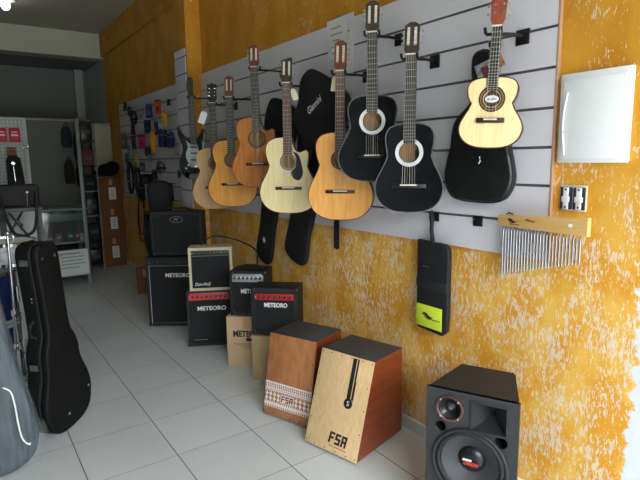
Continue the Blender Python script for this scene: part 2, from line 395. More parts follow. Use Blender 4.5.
def guitar(label, loc, rz, dims, w, top_m, side_m, hs_style='crest', hs_m=None, cut=False, ub=.74, depth=.085, tilt=0, ring=None, ring_r=(.045, .062), fb_m=EBONY,
           pick=None, binding=None, nstr=6, group=None, name='acoustic_guitar', cat='guitar', wn=.050, label_m=None, fit_logo=None, hole_r=.043):
    """dims: heights above the body's bottom: top of head, nut, body top, sound hole, bridge"""
    zt, zn, zb, zh, zbr = dims
    t = thing(name, label, cat, loc, group=group, rot=(0, tilt, rz))
    h = zb; pts = body_outline(w, h, ub, cut=cut); inn = shrink(pts, .004)
    # body: sides and back as an open box, lined inside with raw wood
    b = MB(); bm = bmesh.new(); D = depth
    def ring_(p, y): return [bm.verts.new((x, y, z)) for x, z in p]
    f0, r0, r1, f1 = ring_(pts, .0025), ring_(pts, D), ring_(inn, D - .004), ring_(inn, .0025); n = len(pts)
    pts_b = shrink(pts, .006); r0b = ring_(pts_b, D + .003)
    for A, B_, mi in ((f0, r0, 0), (r0, r0b, 0), (f1, r1, 1)):
        for i in range(n):
            f = bm.faces.new((A[i], A[(i + 1) % n], B_[(i + 1) % n], B_[i])); f.material_index = mi; f.smooth = True
    bm.faces.new(r0b).material_index = 0
    bm.faces.new(r1).material_index = 1
    bmesh.ops.recalc_face_normals(bm, faces=bm.faces); b.add(bm, None); 
    for f in b.bm.faces: f.smooth = True
    bo = b.build('body', [side_m, INNER], t, auto=40)
    b = MB(); b.prism(pts, 0, .0025, holes=[circle(hole_r, zh)[::-1]]); b.build('soundboard', top_m, t)
    if binding:
        b = MB(); o1, o2 = shrink(pts, -.0012), shrink(pts, .0035); bm = bmesh.new()
        A = [bm.verts.new((x, -.0006, z)) for x, z in o1]; B_ = [bm.verts.new((x, -.0006, z)) for x, z in o2]; D_ = [bm.verts.new((x, .006, z)) for x, z in o1]
        for i in range(n):
            j = (i + 1) % n; bm.faces.new((A[i], A[j], B_[j], B_[i])); bm.faces.new((A[i], A[j], D_[j], D_[i]))
        b.add(bm, 0); b.build('binding', binding, t)
    if ring:
        ms = ring if isinstance(ring, (list, tuple)) else [ring]
        b = MB(); r_a, r_b = ring_r; k = len(ms)
        for i, _ in enumerate(ms):
            a, c = r_a + (r_b - r_a) * i / k, r_a + (r_b - r_a) * (i + 1) / k
            b.lathe([(a, 0), (a, .0012), (c, .0012), (c, 0)], (0, 0, zh), mi=i, n=40)
        b.build('rosette', ms, t)
    # neck, fretboard with frets, nut
    fb_end = zh + hole_r * .97
    b = MB(); b.prism([(wn / 2, zn), (-wn / 2, zn), (-wn * .56, zb), (wn * .56, zb)], -.002, .016, bev=.005)
    b.box((0, .03, zb - .012), (wn * .8, .055, .02), bev=.006)
    b.bm.faces.ensure_lookup_table(); b.build('neck', NECKW if side_m != BLACKG else BLACK, t)
    b = MB(); b.prism([(wn / 2, zn), (-wn / 2, zn), (-wn * .58, fb_end), (wn * .58, fb_end)], -.0075, -.0005)
    L_ = 2 * (zn - zb) if zn - zb > .2 else (zn - zb) * 2
    for i in range(1, 20):
        z = zn - L_ * (1 - 2 ** (-i / 12))
        if z < fb_end + .004: break
        f = (zn - z) / (zn - fb_end)
        b.box((0, -.0080, z), (wn * (1 + .16 * f), .0016, .0024), 1)
    b.build('fretboard', [fb_m, FRET], t)
    b = MB(); b.box((0, -.006, zn + .002), (wn, .012, .006)); b.build('nut', IVORY, t)
    # bridge with saddle
    bw = .085 if nstr > 4 else .055
    b = MB(); b.box((0, -.005, zbr), (bw * 2, .010, .020), bev=.002); bo = b.build('bridge', BRIDGE if top_m != BLACKG else BLACK, t)
    b = MB(); b.box((0, -.011, zbr + .004), (bw * .95, .006, .006)); b.build('saddle', IVORY, bo)
    if pick:
        q = spline([(.030, .055), (.058, .040), (.075, -.01), (.080, -.055), (.060, -.085), (.030, -.075), (.018, -.045), (.040, -.022), (.047, .005), (.044, .028), (.030, .055)], 5)[:-1]
        b = MB(); b.prism([(x * 1.22 - .004, zh - .006 + z * 1.3) for x, z in q], -.0015, .0002); b.build('pickguard', pick, t)
    hs = headstock(t, hs_style, zn + .004, zt, wn, hs_m)
    sp = wn * .8
    for i in range(nstr):
        u = (i / (nstr - 1) - .5)
        b = MB(); b.cyl((u * sp, -.0105, zn), (u * bw * .72, -.0125, zbr + .004), .0008, 0, 5, caps=False); b.build('string', STRING, t)
    return t

BLACKG = mat('black_gloss_lacquer', (10, 10, 14), .08, coat=1)
W1 = wood('orange_cedar_top', (238, 176, 100), (228, 160, 82), .22, .8, 7, (8, 8, .8))
W2 = wood('amber_cedar_top', (234, 168, 82), (224, 150, 62), .25, .8, 7, (8, 8, .8))
W3 = wood('brown_cedar_top', (200, 128, 62), (182, 110, 48), .25, .7, 7, (8, 8, .8))
W4 = wood('pale_spruce_top', (240, 222, 172), (232, 210, 156), .25, .7, 7, (8, 8, .8))
W5 = wood('tan_spruce_top', (206, 170, 122), (196, 156, 106), .4, .3, 7, (8, 8, .8))
W6 = wood('cream_spruce_top', (242, 220, 166), (234, 206, 148), .35, .3, 7, (10, 10, .8))
SIDE = wood('dark_side_wood', (92, 48, 28), (70, 34, 22), .3, .6, 8)
SIDE2 = wood('honey_side_wood', (160, 96, 48), (130, 74, 36), .3, .6, 8)
RED = wood('red_brown_head', (112, 50, 30), (92, 38, 24), .35, .5, 14)
DKHD = wood('dark_brown_head', (58, 36, 30), (44, 28, 24), .35, .5, 14)
RING_W = mat('white_rosette', (214, 216, 216), .4)
RING_D = mat('dark_rosette', (70, 44, 28), .45)
RING_T = mat('tan_rosette', (150, 112, 66), .45, var=.5, scale=160)
BIND_W = mat('pale_binding', (104, 104, 108), .3)
BIND_D = mat('dark_binding', (74, 44, 28), .35)
FB_R = mat('reddish_fretboard', (92, 56, 44), .45, var=.25, scale=30)

def rel(zs, zb): return [z - zb for z in zs]
g_grp = None
guitar('glossy black guitar with white rosette, hung nearest the doorway, next to the small cream guitar', (1.806, 1.842, 1.282), R(-52), rel([2.184, 2.03, 1.714, 1.575, 1.414], 1.282),
       .167, BLACKG, BLACKG, 'crest', DKHD, ub=.70, ring=[RING_W], ring_r=(.050, .068), binding=BIND_W, hole_r=.047, tilt=R(.6), depth=.085)
guitar('glossy black guitar hung higher than its neighbours, head touching the top of the panel', (1.793, 2.097, 1.429), R(-48), rel([2.342, 2.18, 1.872, 1.741, 1.562], 1.429),
       .182, BLACKG, BLACKG, 'crest', DKHD, ub=.70, ring=[RING_W], ring_r=(.050, .068), binding=BIND_W, hole_r=.047, depth=.075)
guitar('orange-topped classical guitar with red-brown pointed headstock, left of the two black guitars', (1.78, 2.362, 1.201), R(-46), rel([2.196, 2.028, 1.699, 1.544, 1.365], 1.201),
       .188, W1, SIDE2, 'crest', RED, ub=.75, ring=[RING_D], ring_r=(.044, .054), fb_m=FB_R, binding=BIND_D, tilt=R(.4))
guitar('pale spruce cutaway guitar with a dark pickguard', (1.74, 2.861, 1.205), R(-40), rel([2.185, 2.024, 1.693, 1.536, 1.368], 1.205),
       .190, W4, SIDE2, 'notch', DKHD, cut=True, ub=.76, ring=[RING_T, RING_W], ring_r=(.046, .062), fb_m=FB_R, pick=mat('dark_pickguard', (36, 36, 42), .3), binding=BIND_D, tilt=R(.2))
guitar('brown cedar cutaway classical guitar hung higher, between the pale and amber guitars', (1.76, 3.301, 1.358), R(-37), rel([2.343, 2.187, 1.851, 1.699, 1.523], 1.358),
       .185, W3, SIDE, 'crest', RED, cut=True, ub=.78, ring=[RING_T, RING_D], ring_r=(.044, .064), binding=BIND_D, tilt=R(-.5), depth=.068)
guitar('amber classical guitar with red-brown headstock, overlapping the tan acoustic guitar on its left', (1.765, 3.747, 1.189), R(-34), rel([2.193, 2.033, 1.71, 1.555, 1.366], 1.189),
       .192, W2, SIDE2, 'crest', RED, ub=.76, ring=[RING_T, RING_D], ring_r=(.044, .058), binding=BIND_D)
guitar('tan matt-topped acoustic guitar with black flared headstock and paper tag, beside the electric guitar', (1.765, 4.073, 1.150), R(-32), rel([2.182, 2.019, 1.657, 1.533, 1.331], 1.150),
       .192, W5, SIDE, 'steel', BLACK, ub=.78, ring=[RING_D, RING_T], ring_r=(.046, .056), depth=.08)
cv = guitar('small cream four-string guitar with red-brown headstock and oval label in its soundhole', (1.802, 1.376, 1.583), R(-60), rel([2.188, 2.058, 1.867, 1.78, 1.695], 1.583),
       .126, W6, SIDE, 'solid', wood('red_mahogany_head', (150, 62, 34), (128, 48, 28), .3, .6, 14), ub=.78, nstr=4, wn=.036, hole_r=.033, ring=[BRIDGE, RING_T, BRIDGE], ring_r=(.035, .052), binding=BIND_D, depth=.06, tilt=R(2.2), name='cavaquinho', cat='small guitar')
b = MB(); q = [(.031 * math.cos(a * math.pi / 12), .197 + .017 * math.sin(a * math.pi / 12)) for a in range(24)]
b.prism(q, .001, .003); b.prism([(x * .88, .197 + (z - .197) * .84) for x, z in q], .0004, .0012, 1); sl_ = b.build('soundhole_label', [INK, LOGO], cv)
text('Rozini', INK, sl_, Matrix.Translation((0, .0003, .197)) @ Matrix.Rotation(R(8), 4, 'Y').inverted(), width=.036, name='lettering', shear=.2, bold=.01)

# --- electric guitar
def electric():
    t = thing('electric_guitar', 'black electric guitar with white pickguard hung by the pillar', 'electric guitar', (1.78, 4.559, 1.387), R(-30))
    P = [(0, 0), (.07, .008), (.118, .05), (.138, .12), (.128, .19), (.105, .255), (.105, .31), (.128, .37), (.142, .43), (.140, .478), (.122, .47), (.098, .42), (.07, .385), (.035, .375)]
    Q = [(-.03, .375), (-.055, .395), (-.075, .44), (-.098, .452), (-.108, .42), (-.104, .36), (-.095, .30), (-.105, .235), (-.128, .18), (-.134, .11), (-.11, .045), (-.06, .008), (0, 0)]
    P = [(-x, z) for x, z in P]; Q = [(-x, z) for x, z in Q]
    pts = spline(P, 4) + spline(Q, 4)[:-1]
    b = MB(); b.prism(pts, 0, .042, bev=.006); b.build('body', BLACKG, t)
    q = spline([(-.055, .36), (-.04, .30), (-.062, .24), (-.05, .17), (-.005, .12), (.035, .12), (.05, .2), (.05, .30), (.02, .345), (-.02, .33), (-.055, .36)], 4)[:-1]
    pg = MB().prism([(x - .012, z - .01) for x, z in q], -.002, .0005).build('pickguard', mat('pearl_pickguard', (196, 204, 196), .3, var=.15, scale=30), t)
    for z in (.29, .235, .175): b = MB(); b.box((0, -.005, z), (.066, .008, .014), bev=.002); b.build('pickup', BLACK, t)
    b = MB(); b.box((0, -.005, .125), (.08, .008, .03), bev=.002); b.build('bridge', CHROME, t)
    for x, z in ((-.055, .13), (-.078, .10)): b = MB(); b.cyl((x, -.012, z), (x, 0, z), .009, n=14); b.build('control_knob', IVORY, t)
    b = MB(); b.prism([(.021, .735), (-.021, .735), (-.028, .30), (.028, .30)], -.001, .02, bev=.004); b.build('neck', DKHD, t)
    b = MB(); b.prism([(.021, .735), (-.021, .735), (-.028, .31), (.028, .31)], -.007, -.0005)
    for i in range(1, 22):
        z = .735 - .65 * (1 - 2 ** (-i / 12)); b.box((0, -.0076, z), (.046, .0014, .002), 1)
    b.build('fretboard', [EBONY, FRET], t)
    hp = spline([(-.021, .735), (-.026, .77), (-.036, .80), (-.034, .86), (-.02, .90), (.005, .905), (.022, .88), (.02, .80), (.022, .735)], 4)
    MB().prism(hp, -.001, .013).build('headstock', DKHD, t)
    for i in range(6): b = MB(); z = .765 + i * .021; b.cyl((-.018, -.012, z), (-.018, 0, z), .004, 0, 8); b.cyl((-.036, .006, z), (-.05, .006, z), .005, 0, 8); b.build('tuning_peg', CHROME, t)
    for i in range(6):
        u = i / 5 - .5; b = MB(); b.cyl((u * .034, -.010, .735), (u * .052, -.012, .12), .0007, 0, 5, caps=False); b.build('string', STRING, t)
electric()

# --- wall hangers (yoke behind the neck, arm, plate in the slat groove)
def hanger(label, px, py, pz, wn, rz, xw=1.982, shift=0):
    t = thing('guitar_hanger', label, 'wall hanger', (xw, py + shift, pz), group=None)
    b = MB(); b.box((-.004, 0, -.004), (.008, .062, .062), bev=.002); b.box((.0, 0, .022), (.012, .062, .008)); b.build('wall_plate', BLACK, t)
    d = Vector((px - xw, -shift, 0)); n = Vector((math.sin(rz), -math.cos(rz), 0)); a = Vector((math.cos(rz), math.sin(rz), 0))
    c = d - n * .032
    b = MB(); b.tube([(-.006, 0, 0), (d.x * .35, c.y * .2, .002), (c.x, c.y, 0)], .0075, n=10); b.build('arm', BLACK, t)
    hw = wn / 2 + .011
    b = MB()
    b.tube([c + a * -hw + n * .052 + Vector((0, 0, .014)), c + a * -hw + n * .035, c - a * hw * .95, c - a * hw * .4, c + a * hw * .4, c + a * hw * .95, c + a * hw + n * .035, c + a * hw + n * .052 + Vector((0, 0, .014))], .0065, n=8)
    b.build('padded_yoke', MATTE, t)
    return t
for lab, x, y, z, wn, rz in (
    ('black hanger holding the black guitar nearest the doorway', 1.806, 1.842, 2.018, .052, R(-52)),
    ('black hanger holding the higher black guitar', 1.793, 2.097, 2.170, .052, R(-48)),
    ('black hanger holding the orange classical guitar', 1.78, 2.362, 2.016, .052, R(-46)),
    ('black hanger holding the pale cutaway guitar', 1.74, 2.861, 2.012, .052, R(-40)),
    ('black hanger holding the brown cutaway guitar', 1.76, 3.301, 2.173, .052, R(-37)),
    ('black hanger holding the amber classical guitar', 1.765, 3.747, 2.021, .052, R(-34)),
    ('black hanger holding the tan acoustic guitar', 1.765, 4.073, 2.007, .052, R(-32)),
    ('black hanger holding the electric guitar', 1.78, 4.559, 2.112, .044, R(-30)),
    ('black hanger with large plate holding the small cream guitar', 1.812, 1.378, 2.040, .038, R(-60))):
    hanger(lab, x, y, z, wn, rz, shift=-.02 if 'cream' in lab else 0)

# ================================================================== AMPLIFIERS AND BOXES
def rbox(mb, c, d, r, mi=0, seg=3): return mb.box(c, d, mi, bev=r, seg=seg)
def amp(name, label, cat, loc, rz, w, d, h, shell, inner=GRILLE, panel=None, panel_h=.05, panel_z=None, nk=7, knob=BLACK, logo=None, logo_w=.15, logo_h=.022, logo_x=0, logo_z=None,
        logo_m=None, handle=True, piping=None, corners=True, border=.022, shear=0, panel_w=None, feet=True, font=.03, tag_line=False, r=.016):
    t = thing(name, label, cat, loc, rz)
    fz = .012 if feet else 0
    b = MB(); b.prism([(w / 2, fz), (w / 2, h), (-w / 2, h), (-w / 2, fz)], .012, d, bev=r)
    gi = [(w / 2 - border, fz + border), (w / 2 - border, h - border), (-w / 2 + border, h - border), (-w / 2 + border, fz + border)]
    b.prism([(w / 2, fz), (w / 2, h), (-w / 2, h), (-w / 2, fz)], 0, .02, holes=[gi[::-1]])
    b.build('cabinet', shell, t)
    pz = (h - border - panel_h / 2) if panel_z is None else panel_z
    gt = h - border - (panel_h + .004 if panel else 0)
    b = MB(); b.box((0, .012, (fz + border + gt) / 2), (w - 2 * border, .010, gt - fz - border)); gr = b.build('grille', inner, t)
    if piping:
        b = MB(); x0, z0, x1, z1 = -w / 2 + border, fz + border, w / 2 - border, gt
        for A, B_ in (((x0, z0), (x1, z0)), ((x1, z0), (x1, z1)), ((x1, z1), (x0, z1)), ((x0, z1), (x0, z0))): b.cyl((A[0], .006, A[1]), (B_[0], .006, B_[1]), .004, n=8)
        b.build('grille_piping', piping, t)
    if panel:
        pw = panel_w or (w - 2 * border)
        b = MB(); b.box((0, .007, pz), (pw, .012, panel_h), bev=.002); po = b.build('control_panel', panel, t)
        for i in range(nk):
            x = -pw * .40 + pw * .80 * i / (nk - 1); b = MB(); b.cyl((x, -.012, pz), (x, .002, pz), min(.010, panel_h * .26), r2=min(.0115, panel_h * .3), n=16); b.box((x, -.0125, pz + .004), (.002, .002, .007), 1)
            b.build('knob', [knob, LOGO], po)
        b = MB(); b.cyl((-pw * .47, -.004, pz), (-pw * .47, .002, pz), .006, n=12); b.build('input_jack', CHROME, po)
    if logo:
        lz = logo_z if logo_z is not None else gt - h * .12
        text(logo, logo_m or LOGO, gr, Matrix.Translation((logo_x, .0068, lz)), width=logo_w, height=logo_h, bold=font, ext=.003, shear=shear)
    if tag_line:
        b = MB(); b.box((-w * .22, .006, fz + border + .035), (w * .3, .002, .004)); b.build('small_lettering_strip', STEEL, t)
    if corners:
        for sx in (-1, 1):
            for z in (fz + .014, h - .014):
                b = MB(); b.box((sx * (w / 2 - .014), .012, z), (.034, .034, .034), bev=.009); b.build('corner_protector', BLACK if shell != CREAMT else BLACK, t)
    if handle:
        b = MB(); hw = min(.12, w * .32)
        b.tube([(-hw, d * .5, h - .002), (-hw * .95, d * .5, h + .012), (-hw * .5, d * .5, h + .026), (hw * .5, d * .5, h + .026), (hw * .95, d * .5, h + .012), (hw, d * .5, h - .002)], .008, n=8)
        b.build('handle', MATTE, t)
    if feet:
        for sx in (-1, 1):
            for y in (.05, d - .05): b = MB(); b.cyl((sx * (w / 2 - .05), y, 0), (sx * (w / 2 - .05), y, .014), .016, n=14); b.build('rubber_foot', MATTE, t)
    return t
CREAMT = mat('cream_tolex', (206, 196, 160), .6, var=.08, scale=160, bump=.1)
REDP = mat('red_control_panel', (196, 30, 34), .35)
PINKP = mat('faded_red_control_panel', (206, 66, 72), .35)
SILVP = mat('silver_control_panel', (176, 180, 186), .3, .6)
DARKP = mat('dark_control_panel', (38, 38, 42), .4)
def base_c(bl, ang, w, off=0):          # centre of the front's bottom edge from its left corner
    a = R(ang); return (bl[0] + math.cos(a) * w / 2, bl[1] + math.sin(a) * w / 2)
def at(bl, ang, w, z=0): c = base_c(bl, ang, w); return (c[0], c[1], z)

amp('speaker_cabinet', 'large black bass amp with silver-edged grille, on the floor under the rear combo amp', 'amplifier', at((1.349, 4.814), -36, .50), R(-36), .50, .24, .67, TOLEX,
    panel=DARKP, panel_h=.05, nk=8, knob=BLACK, logo='METEORO', logo_w=.235, logo_h=.038, logo_x=.045, logo_z=.50, piping=STEEL, corners=True, border=.026, handle=False)
amp('guitar_amplifier', 'black amp with faded red control panel under the cream amp', 'amplifier', at((1.444, 4.048), -28, .37), R(-28), .37, .22, .487, TOLEX, panel=PINKP, panel_h=.062, nk=8,
    logo='METEORO', logo_w=.235, logo_h=.036, logo_x=.02, logo_z=.335, handle=False, tag_line=True, border=.018)
amp('guitar_amplifier', 'cream-covered amp with black grille and script lettering on top of a red-panelled amp', 'amplifier', at((1.476, 4.035), -28, .355, .487), R(-28), .355, .20, .36, CREAMT, panel=DARKP,
    panel_h=.045, nk=9, logo='Dun-HnG', logo_w=.13, logo_h=.026, logo_x=-.07, logo_z=.055, handle=False, corners=False, border=.022, shear=.4, font=.01, feet=False, r=.02)
a4 = amp('guitar_amplifier', 'black amp with silver control panel and top handle on a printed cardboard box', 'amplifier', at((1.577, 3.471), -42, .275, .393), R(-42), .275, .24, .345, TOLEX, panel=SILVP, panel_h=.062,
    nk=7, logo='METEORO', logo_w=.17, logo_h=.035, logo_x=.03, logo_z=.195, border=.018)
b = MB(); b.box((0, -.0006, .30), (.2, .002, .014)); b.build('panel_lettering_strip', LOGO, a4)
amp('guitar_amplifier', 'black amp with bright red control panel, nearest amp, standing on a plain cardboard box', 'amplifier', at((1.590, 3.157), -44, .33, .327), R(-44), .33, .215, .345, TOLEX, panel=REDP, panel_h=.042,
    nk=7, logo='METEORO', logo_w=.165, logo_h=.032, logo_x=.01, logo_z=.225, handle=False, border=.026, panel_z=.283)
pv = amp('guitar_amplifier', 'black combo amp with oval silver badge on top of the large rear amp', 'amplifier', at((1.415, 4.81), -34, .48, .672), R(-34), .48, .185, .42, TOLEX, handle=True, border=.03)
b = MB(); ov = lambda rx, rz_: [(.0 + rx * math.cos(k * math.pi / 18), .345 + rz_ * math.sin(k * math.pi / 18)) for k in range(36)]
b.prism(ov(.062, .030), .004, .008, holes=[ov(.056, .025)[::-1]]); b.build('oval_badge', STEEL, pv)
text('PV', STEEL, pv, Matrix.Translation((0, .006, .345)), width=.055, height=.03, name='badge_letters', shear=.5, ext=.003, bold=.03)
b = MB(); b.cyl((-.175, .004, .385), (-.175, .012, .385), .008, n=12); b.build('silver_badge_stud', CHROME, pv)

def carton(label, loc, rz, w, d, h, m=CARD, name='cardboard_box', printed=None, lab=None):
    t = thing(name, label, 'box', loc, rz)
    b = MB(); b.box((0, d / 2, h / 2), (w, d, h), bev=.003); b.build('carton_body', m, t)
    b = MB(); b.box((0, d / 2, h + .0006), (w * .98, .05, .001)); b.box((0, -.0005, h - .05), (.05, .001, .09)); b.build('packing_tape', mat('packing_tape', (186, 150, 104), .3), t)
    if printed:
        text('METEORO', INK, t, Matrix.Translation((0.02, -.0006, h * .66)), width=w * .8, height=.052, name='printed_lettering', bold=.04)
        b = MB(); b.box((.06, -.001, h * .66 - .045), (w * .42, .001, .026)); b.build('printed_bar', INK, t)
        for k, (ww, dz) in enumerate(((.75, .30), (.62, .34), (.4, .38), (.3, .44))): b = MB(); b.box((.01, -.0006, h * .66 - dz * h * .66), (w * ww, .0008, .0035)); b.build('printed_line', mat('faded_ink', (120, 92, 70), .7), t)
    if lab:
        b = MB(); b.box((lab, -.001, h * .5), (.10, .002, .18)); s = b.build('paper_label', WHITE, t)
        b = MB();
        for k in range(5): b.box((lab, -.0026, h * .5 + .06 - k * .028), (.05, .001, .006))
        b.build('label_print', mat('grey_print', (120, 120, 120), .7), s)
    return t
carton('printed cardboard amp box under the silver-panelled amp', at((1.548, 3.500), -42, .31), R(-42), .31, .24, .39, printed=True)
carton('plain cardboard box under the nearest red-panelled amp', at((1.583, 3.160), -44, .34), R(-44), .34, .205, .325, mat('tan_cardboard', (188, 160, 118), .85, var=.08, scale=5))
carton('small brown cardboard box on the floor behind the large rear amp', (1.70, 6.12, 0), R(-12), .18, .16, .30, CARD2)
cable = MB(); cable.tube(spline([(1.60, 4.05, .858), (1.70, 4.02, .93), (1.84, 3.86, .90), (1.90, 3.66, .84), (1.83, 3.50, .79), (1.78, 3.42, .752)], 6), .006, n=6)
tag(cable.build('cable', MATTE), 'black cable looping from the cream amp to the silver-panelled amp', 'cable')

# ================================================================== CAJONS
CTOP = mat('charcoal_cajon_top', (62, 62, 66), .6, var=.12, scale=60)
BIRCH = wood('birch_front', (228, 196, 148), (218, 182, 130), .4, .2, 7, (9, 9, .8))
MAHO = wood('red_mahogany_side', (136, 62, 32), (116, 48, 26), .35, .4, 6, (7, 1, 7))
BROWNF = wood('brown_plywood_front', (178, 120, 76), (160, 102, 60), .45, .2, 5, (6, 6, 2))
def cajon(label, loc, rz, w, db, dt, h, side, front):
    """front bottom edge at y=0; the face leans back by db-dt"""
    t = thing('cajon', label, 'box drum', loc, rz); z0 = .014; k = (db - dt) / (h - z0)
    b = MB(); bm = bmesh.new()
    P = [(0, z0), (db, z0), (db, h), (db - dt, h)]; L_ = [bm.verts.new((-w / 2, y, z)) for y, z in P]; Q = [bm.verts.new((w / 2, y, z)) for y, z in P]
    bm.faces.new(L_); bm.faces.new(Q[::-1])
    for i in range(4): bm.faces.new((L_[i], L_[(i + 1) % 4], Q[(i + 1) % 4], Q[i]))
    bmesh.ops.recalc_face_normals(bm, faces=bm.faces); bmesh.ops.bevel(bm, geom=bm.edges[:], offset=.003, segments=2, affect='EDGES')
    b.add(bm, 0); b.build('body', side, t)
    b = MB(); b.box((0, db - dt / 2, h + .0015), (w - .004, dt - .004, .005), bev=.002); b.build('top_board', CTOP, t)
    a = math.atan(k); Lf = math.hypot(h - z0, db - dt)
    F = Matrix.Translation((0, 0, z0)) @ Matrix.Rotation(-a, 4, 'X')       # plane of the playing face: x, z up along it
    fr = MB(); fr.T = F; fr.box((0, -.003, Lf / 2), (w, .006, Lf), bev=.0015); fo = fr.build('front_board', front, t)
    pts = [(-w / 2 + .012, Lf * q) for q in (.03, .27, .5, .73, .97)] + [(w / 2 - .012, Lf * q) for q in (.03, .27, .5, .73, .97)] + [(w * q, Lf - .012) for q in (-.3, -.1, .1, .3)] + [(w * q, .012) for q in (-.3, -.1, .1, .3)]
    for x, z in pts: s = MB(); s.T = F; s.cyl((x, -.0075, z), (x, -.005, z), .0035, n=8); s.build('screw', BLACK, fo)
    for sx in (-1, 1):
        for y in (.04, db - .03): b = MB(); b.cyl((sx * (w / 2 - .03), y, 0), (sx * (w / 2 - .03), y, z0 + .002), .014, n=12); b.build('rubber_foot', BLACK, t)
    return t, F, Lf, fo
def fsa(F, m, parent, cx, cz, w, h, y, name='printed_letters'):
    b = MB(); sh = Matrix(((1, 0, .12, 0), (0, 1, 0, 0), (0, 0, 1, 0), (0, 0, 0, 1))); b.T = F @ Matrix.Translation((cx, 0, cz)) @ sh; t_ = h * .19; lw = w * .29
    def st(x0, z0, x1, z1): b.box(((x0 + x1) / 2, y, (z0 + z1) / 2), (abs(x1 - x0), .0012, abs(z1 - z0)))
    for k, ch in enumerate('FSA'):
        x = -w / 2 + k * (w - lw) / 2; a, c, lo_, hi_ = x, x + lw, -h / 2, h / 2
        st(a, hi_ - t_, c, hi_)
        if ch == 'F': st(a, lo_, a + t_, hi_ - t_); st(a + t_, -t_ / 2, c - t_ * .4, t_ / 2)
        if ch == 'S': st(a, 0, a + t_, hi_ - t_); st(a, -t_ / 2, c, t_ / 2); st(c - t_, lo_ + t_, c, 0); st(a, lo_, c, lo_ + t_)
        if ch == 'A': st(a, lo_, a + t_, hi_ - t_); st(c - t_, lo_, c, hi_ - t_); st(a + t_, -t_ * .7, c - t_, t_ * .3)
    return b.build(name, m, parent)
a_c1 = -75.5; t, F, Lf, fo = cajon('pale birch-fronted cajon with red-brown sides and dark stripes on its face', at((1.428, 2.240), a_c1, .355), R(a_c1), .355, .43, .265, .503, MAHO, BIRCH)
s = MB(); s.T = F; s.box((.058, -.0066, Lf - .115), (.024, .0012, .215)); s.box((.081, -.0066, Lf - .115), (.010, .0012, .215)); s.box((.088, -.0066, Lf - .18), (.003, .0012, .10)); s.build('printed_stripe', INK, fo)
s = MB(); s.T = F; s.lathe([(0, .0), (.027, 0), (.027, .0022), (.0225, .0022), (.0225, .0016), (0, .0016)], (.062, -.006, Lf - .245), n=28); bo = s.build('round_emblem', INK, fo)
text('S', LOGO, bo, F @ Matrix.Translation((.062, -.0078, Lf - .245)), width=.016, height=.026, name='emblem_letter')
fsa(F, INK, fo, .040, .075, .115, .058, -.0066)
s = MB(); s.T = F
for k in range(9): s.box((.045 - .052 + k * .013, -.0066, .032), (.008, .0012, .005))
s.build('small_printed_line', mat('faded_ink', (120, 92, 70), .7), fo)
s = MB(); s.box((.345 / 2 + .001, .435 - .05, .075), (.002, .045, .026)); s.build('white_side_label', WHITE, t)

a_c2 = -69; t, F, Lf, fo = cajon('brown cajon with white and brown patterned band behind the pale cajon', at((1.401, 2.663), a_c2, .345), R(a_c2), .345, .36, .27, .50, MAHO, BROWNF)
WP = mat('printed_white', (228, 216, 208), .5); BP = mat('printed_brown', (128, 66, 40), .5); w = .345
BS = Matrix.Translation((0, 0, -.014)) @ Matrix.Diagonal((1, 1, 1.12, 1))
s = MB(); s.T = F @ BS; y = -.0066
s.box((0, y, .172), (w, .001, .042), 0); s.box((0, y, .068), (w, .001, .022), 0)
def tri(mb, x, z, a, hh, mi, yy):
    mb.prism([(x - a, z), (x + a, z), (x, z + hh)] if hh > 0 else [(x + a, z), (x - a, z), (x, z + hh)], yy - .0006, yy, mi)
n = 24
for i in range(n):
    x = -w / 2 + w * (i + .5) / n
    tri(s, x, .176, .005, .013, 1, y - .0005); tri(s, x, .172, .005, -.013, 1, y - .0005)
    tri(s, x, .151, .006, -.013, 0, y); tri(s, x, .079, .006, .013, 0, y); tri(s, x, .060, .005, .012, 1, y - .0005)
    s.box((x, y - .0006, .155), (.006, .0006, .004), 1)
for sg in (-1, 1):
    for k in range(4):
        x = sg * (.067 + k * .030)
        for dz in (-.012, .012): tri(s, x, .114 + dz, .013, .011, 0, y); tri(s, x, .114 + dz, .013, -.011, 0, y)
        s.box((x, y, .114), (.005, .001, .05), 0)
s.box((0, y, .114), (.098, .001, .044), 0)
s.build('patterned_band', [WP, BP], fo)
fsa(F @ BS, mat('maroon_print', (96, 34, 30), .5), fo, 0, .114, .084, .034, -.0076)

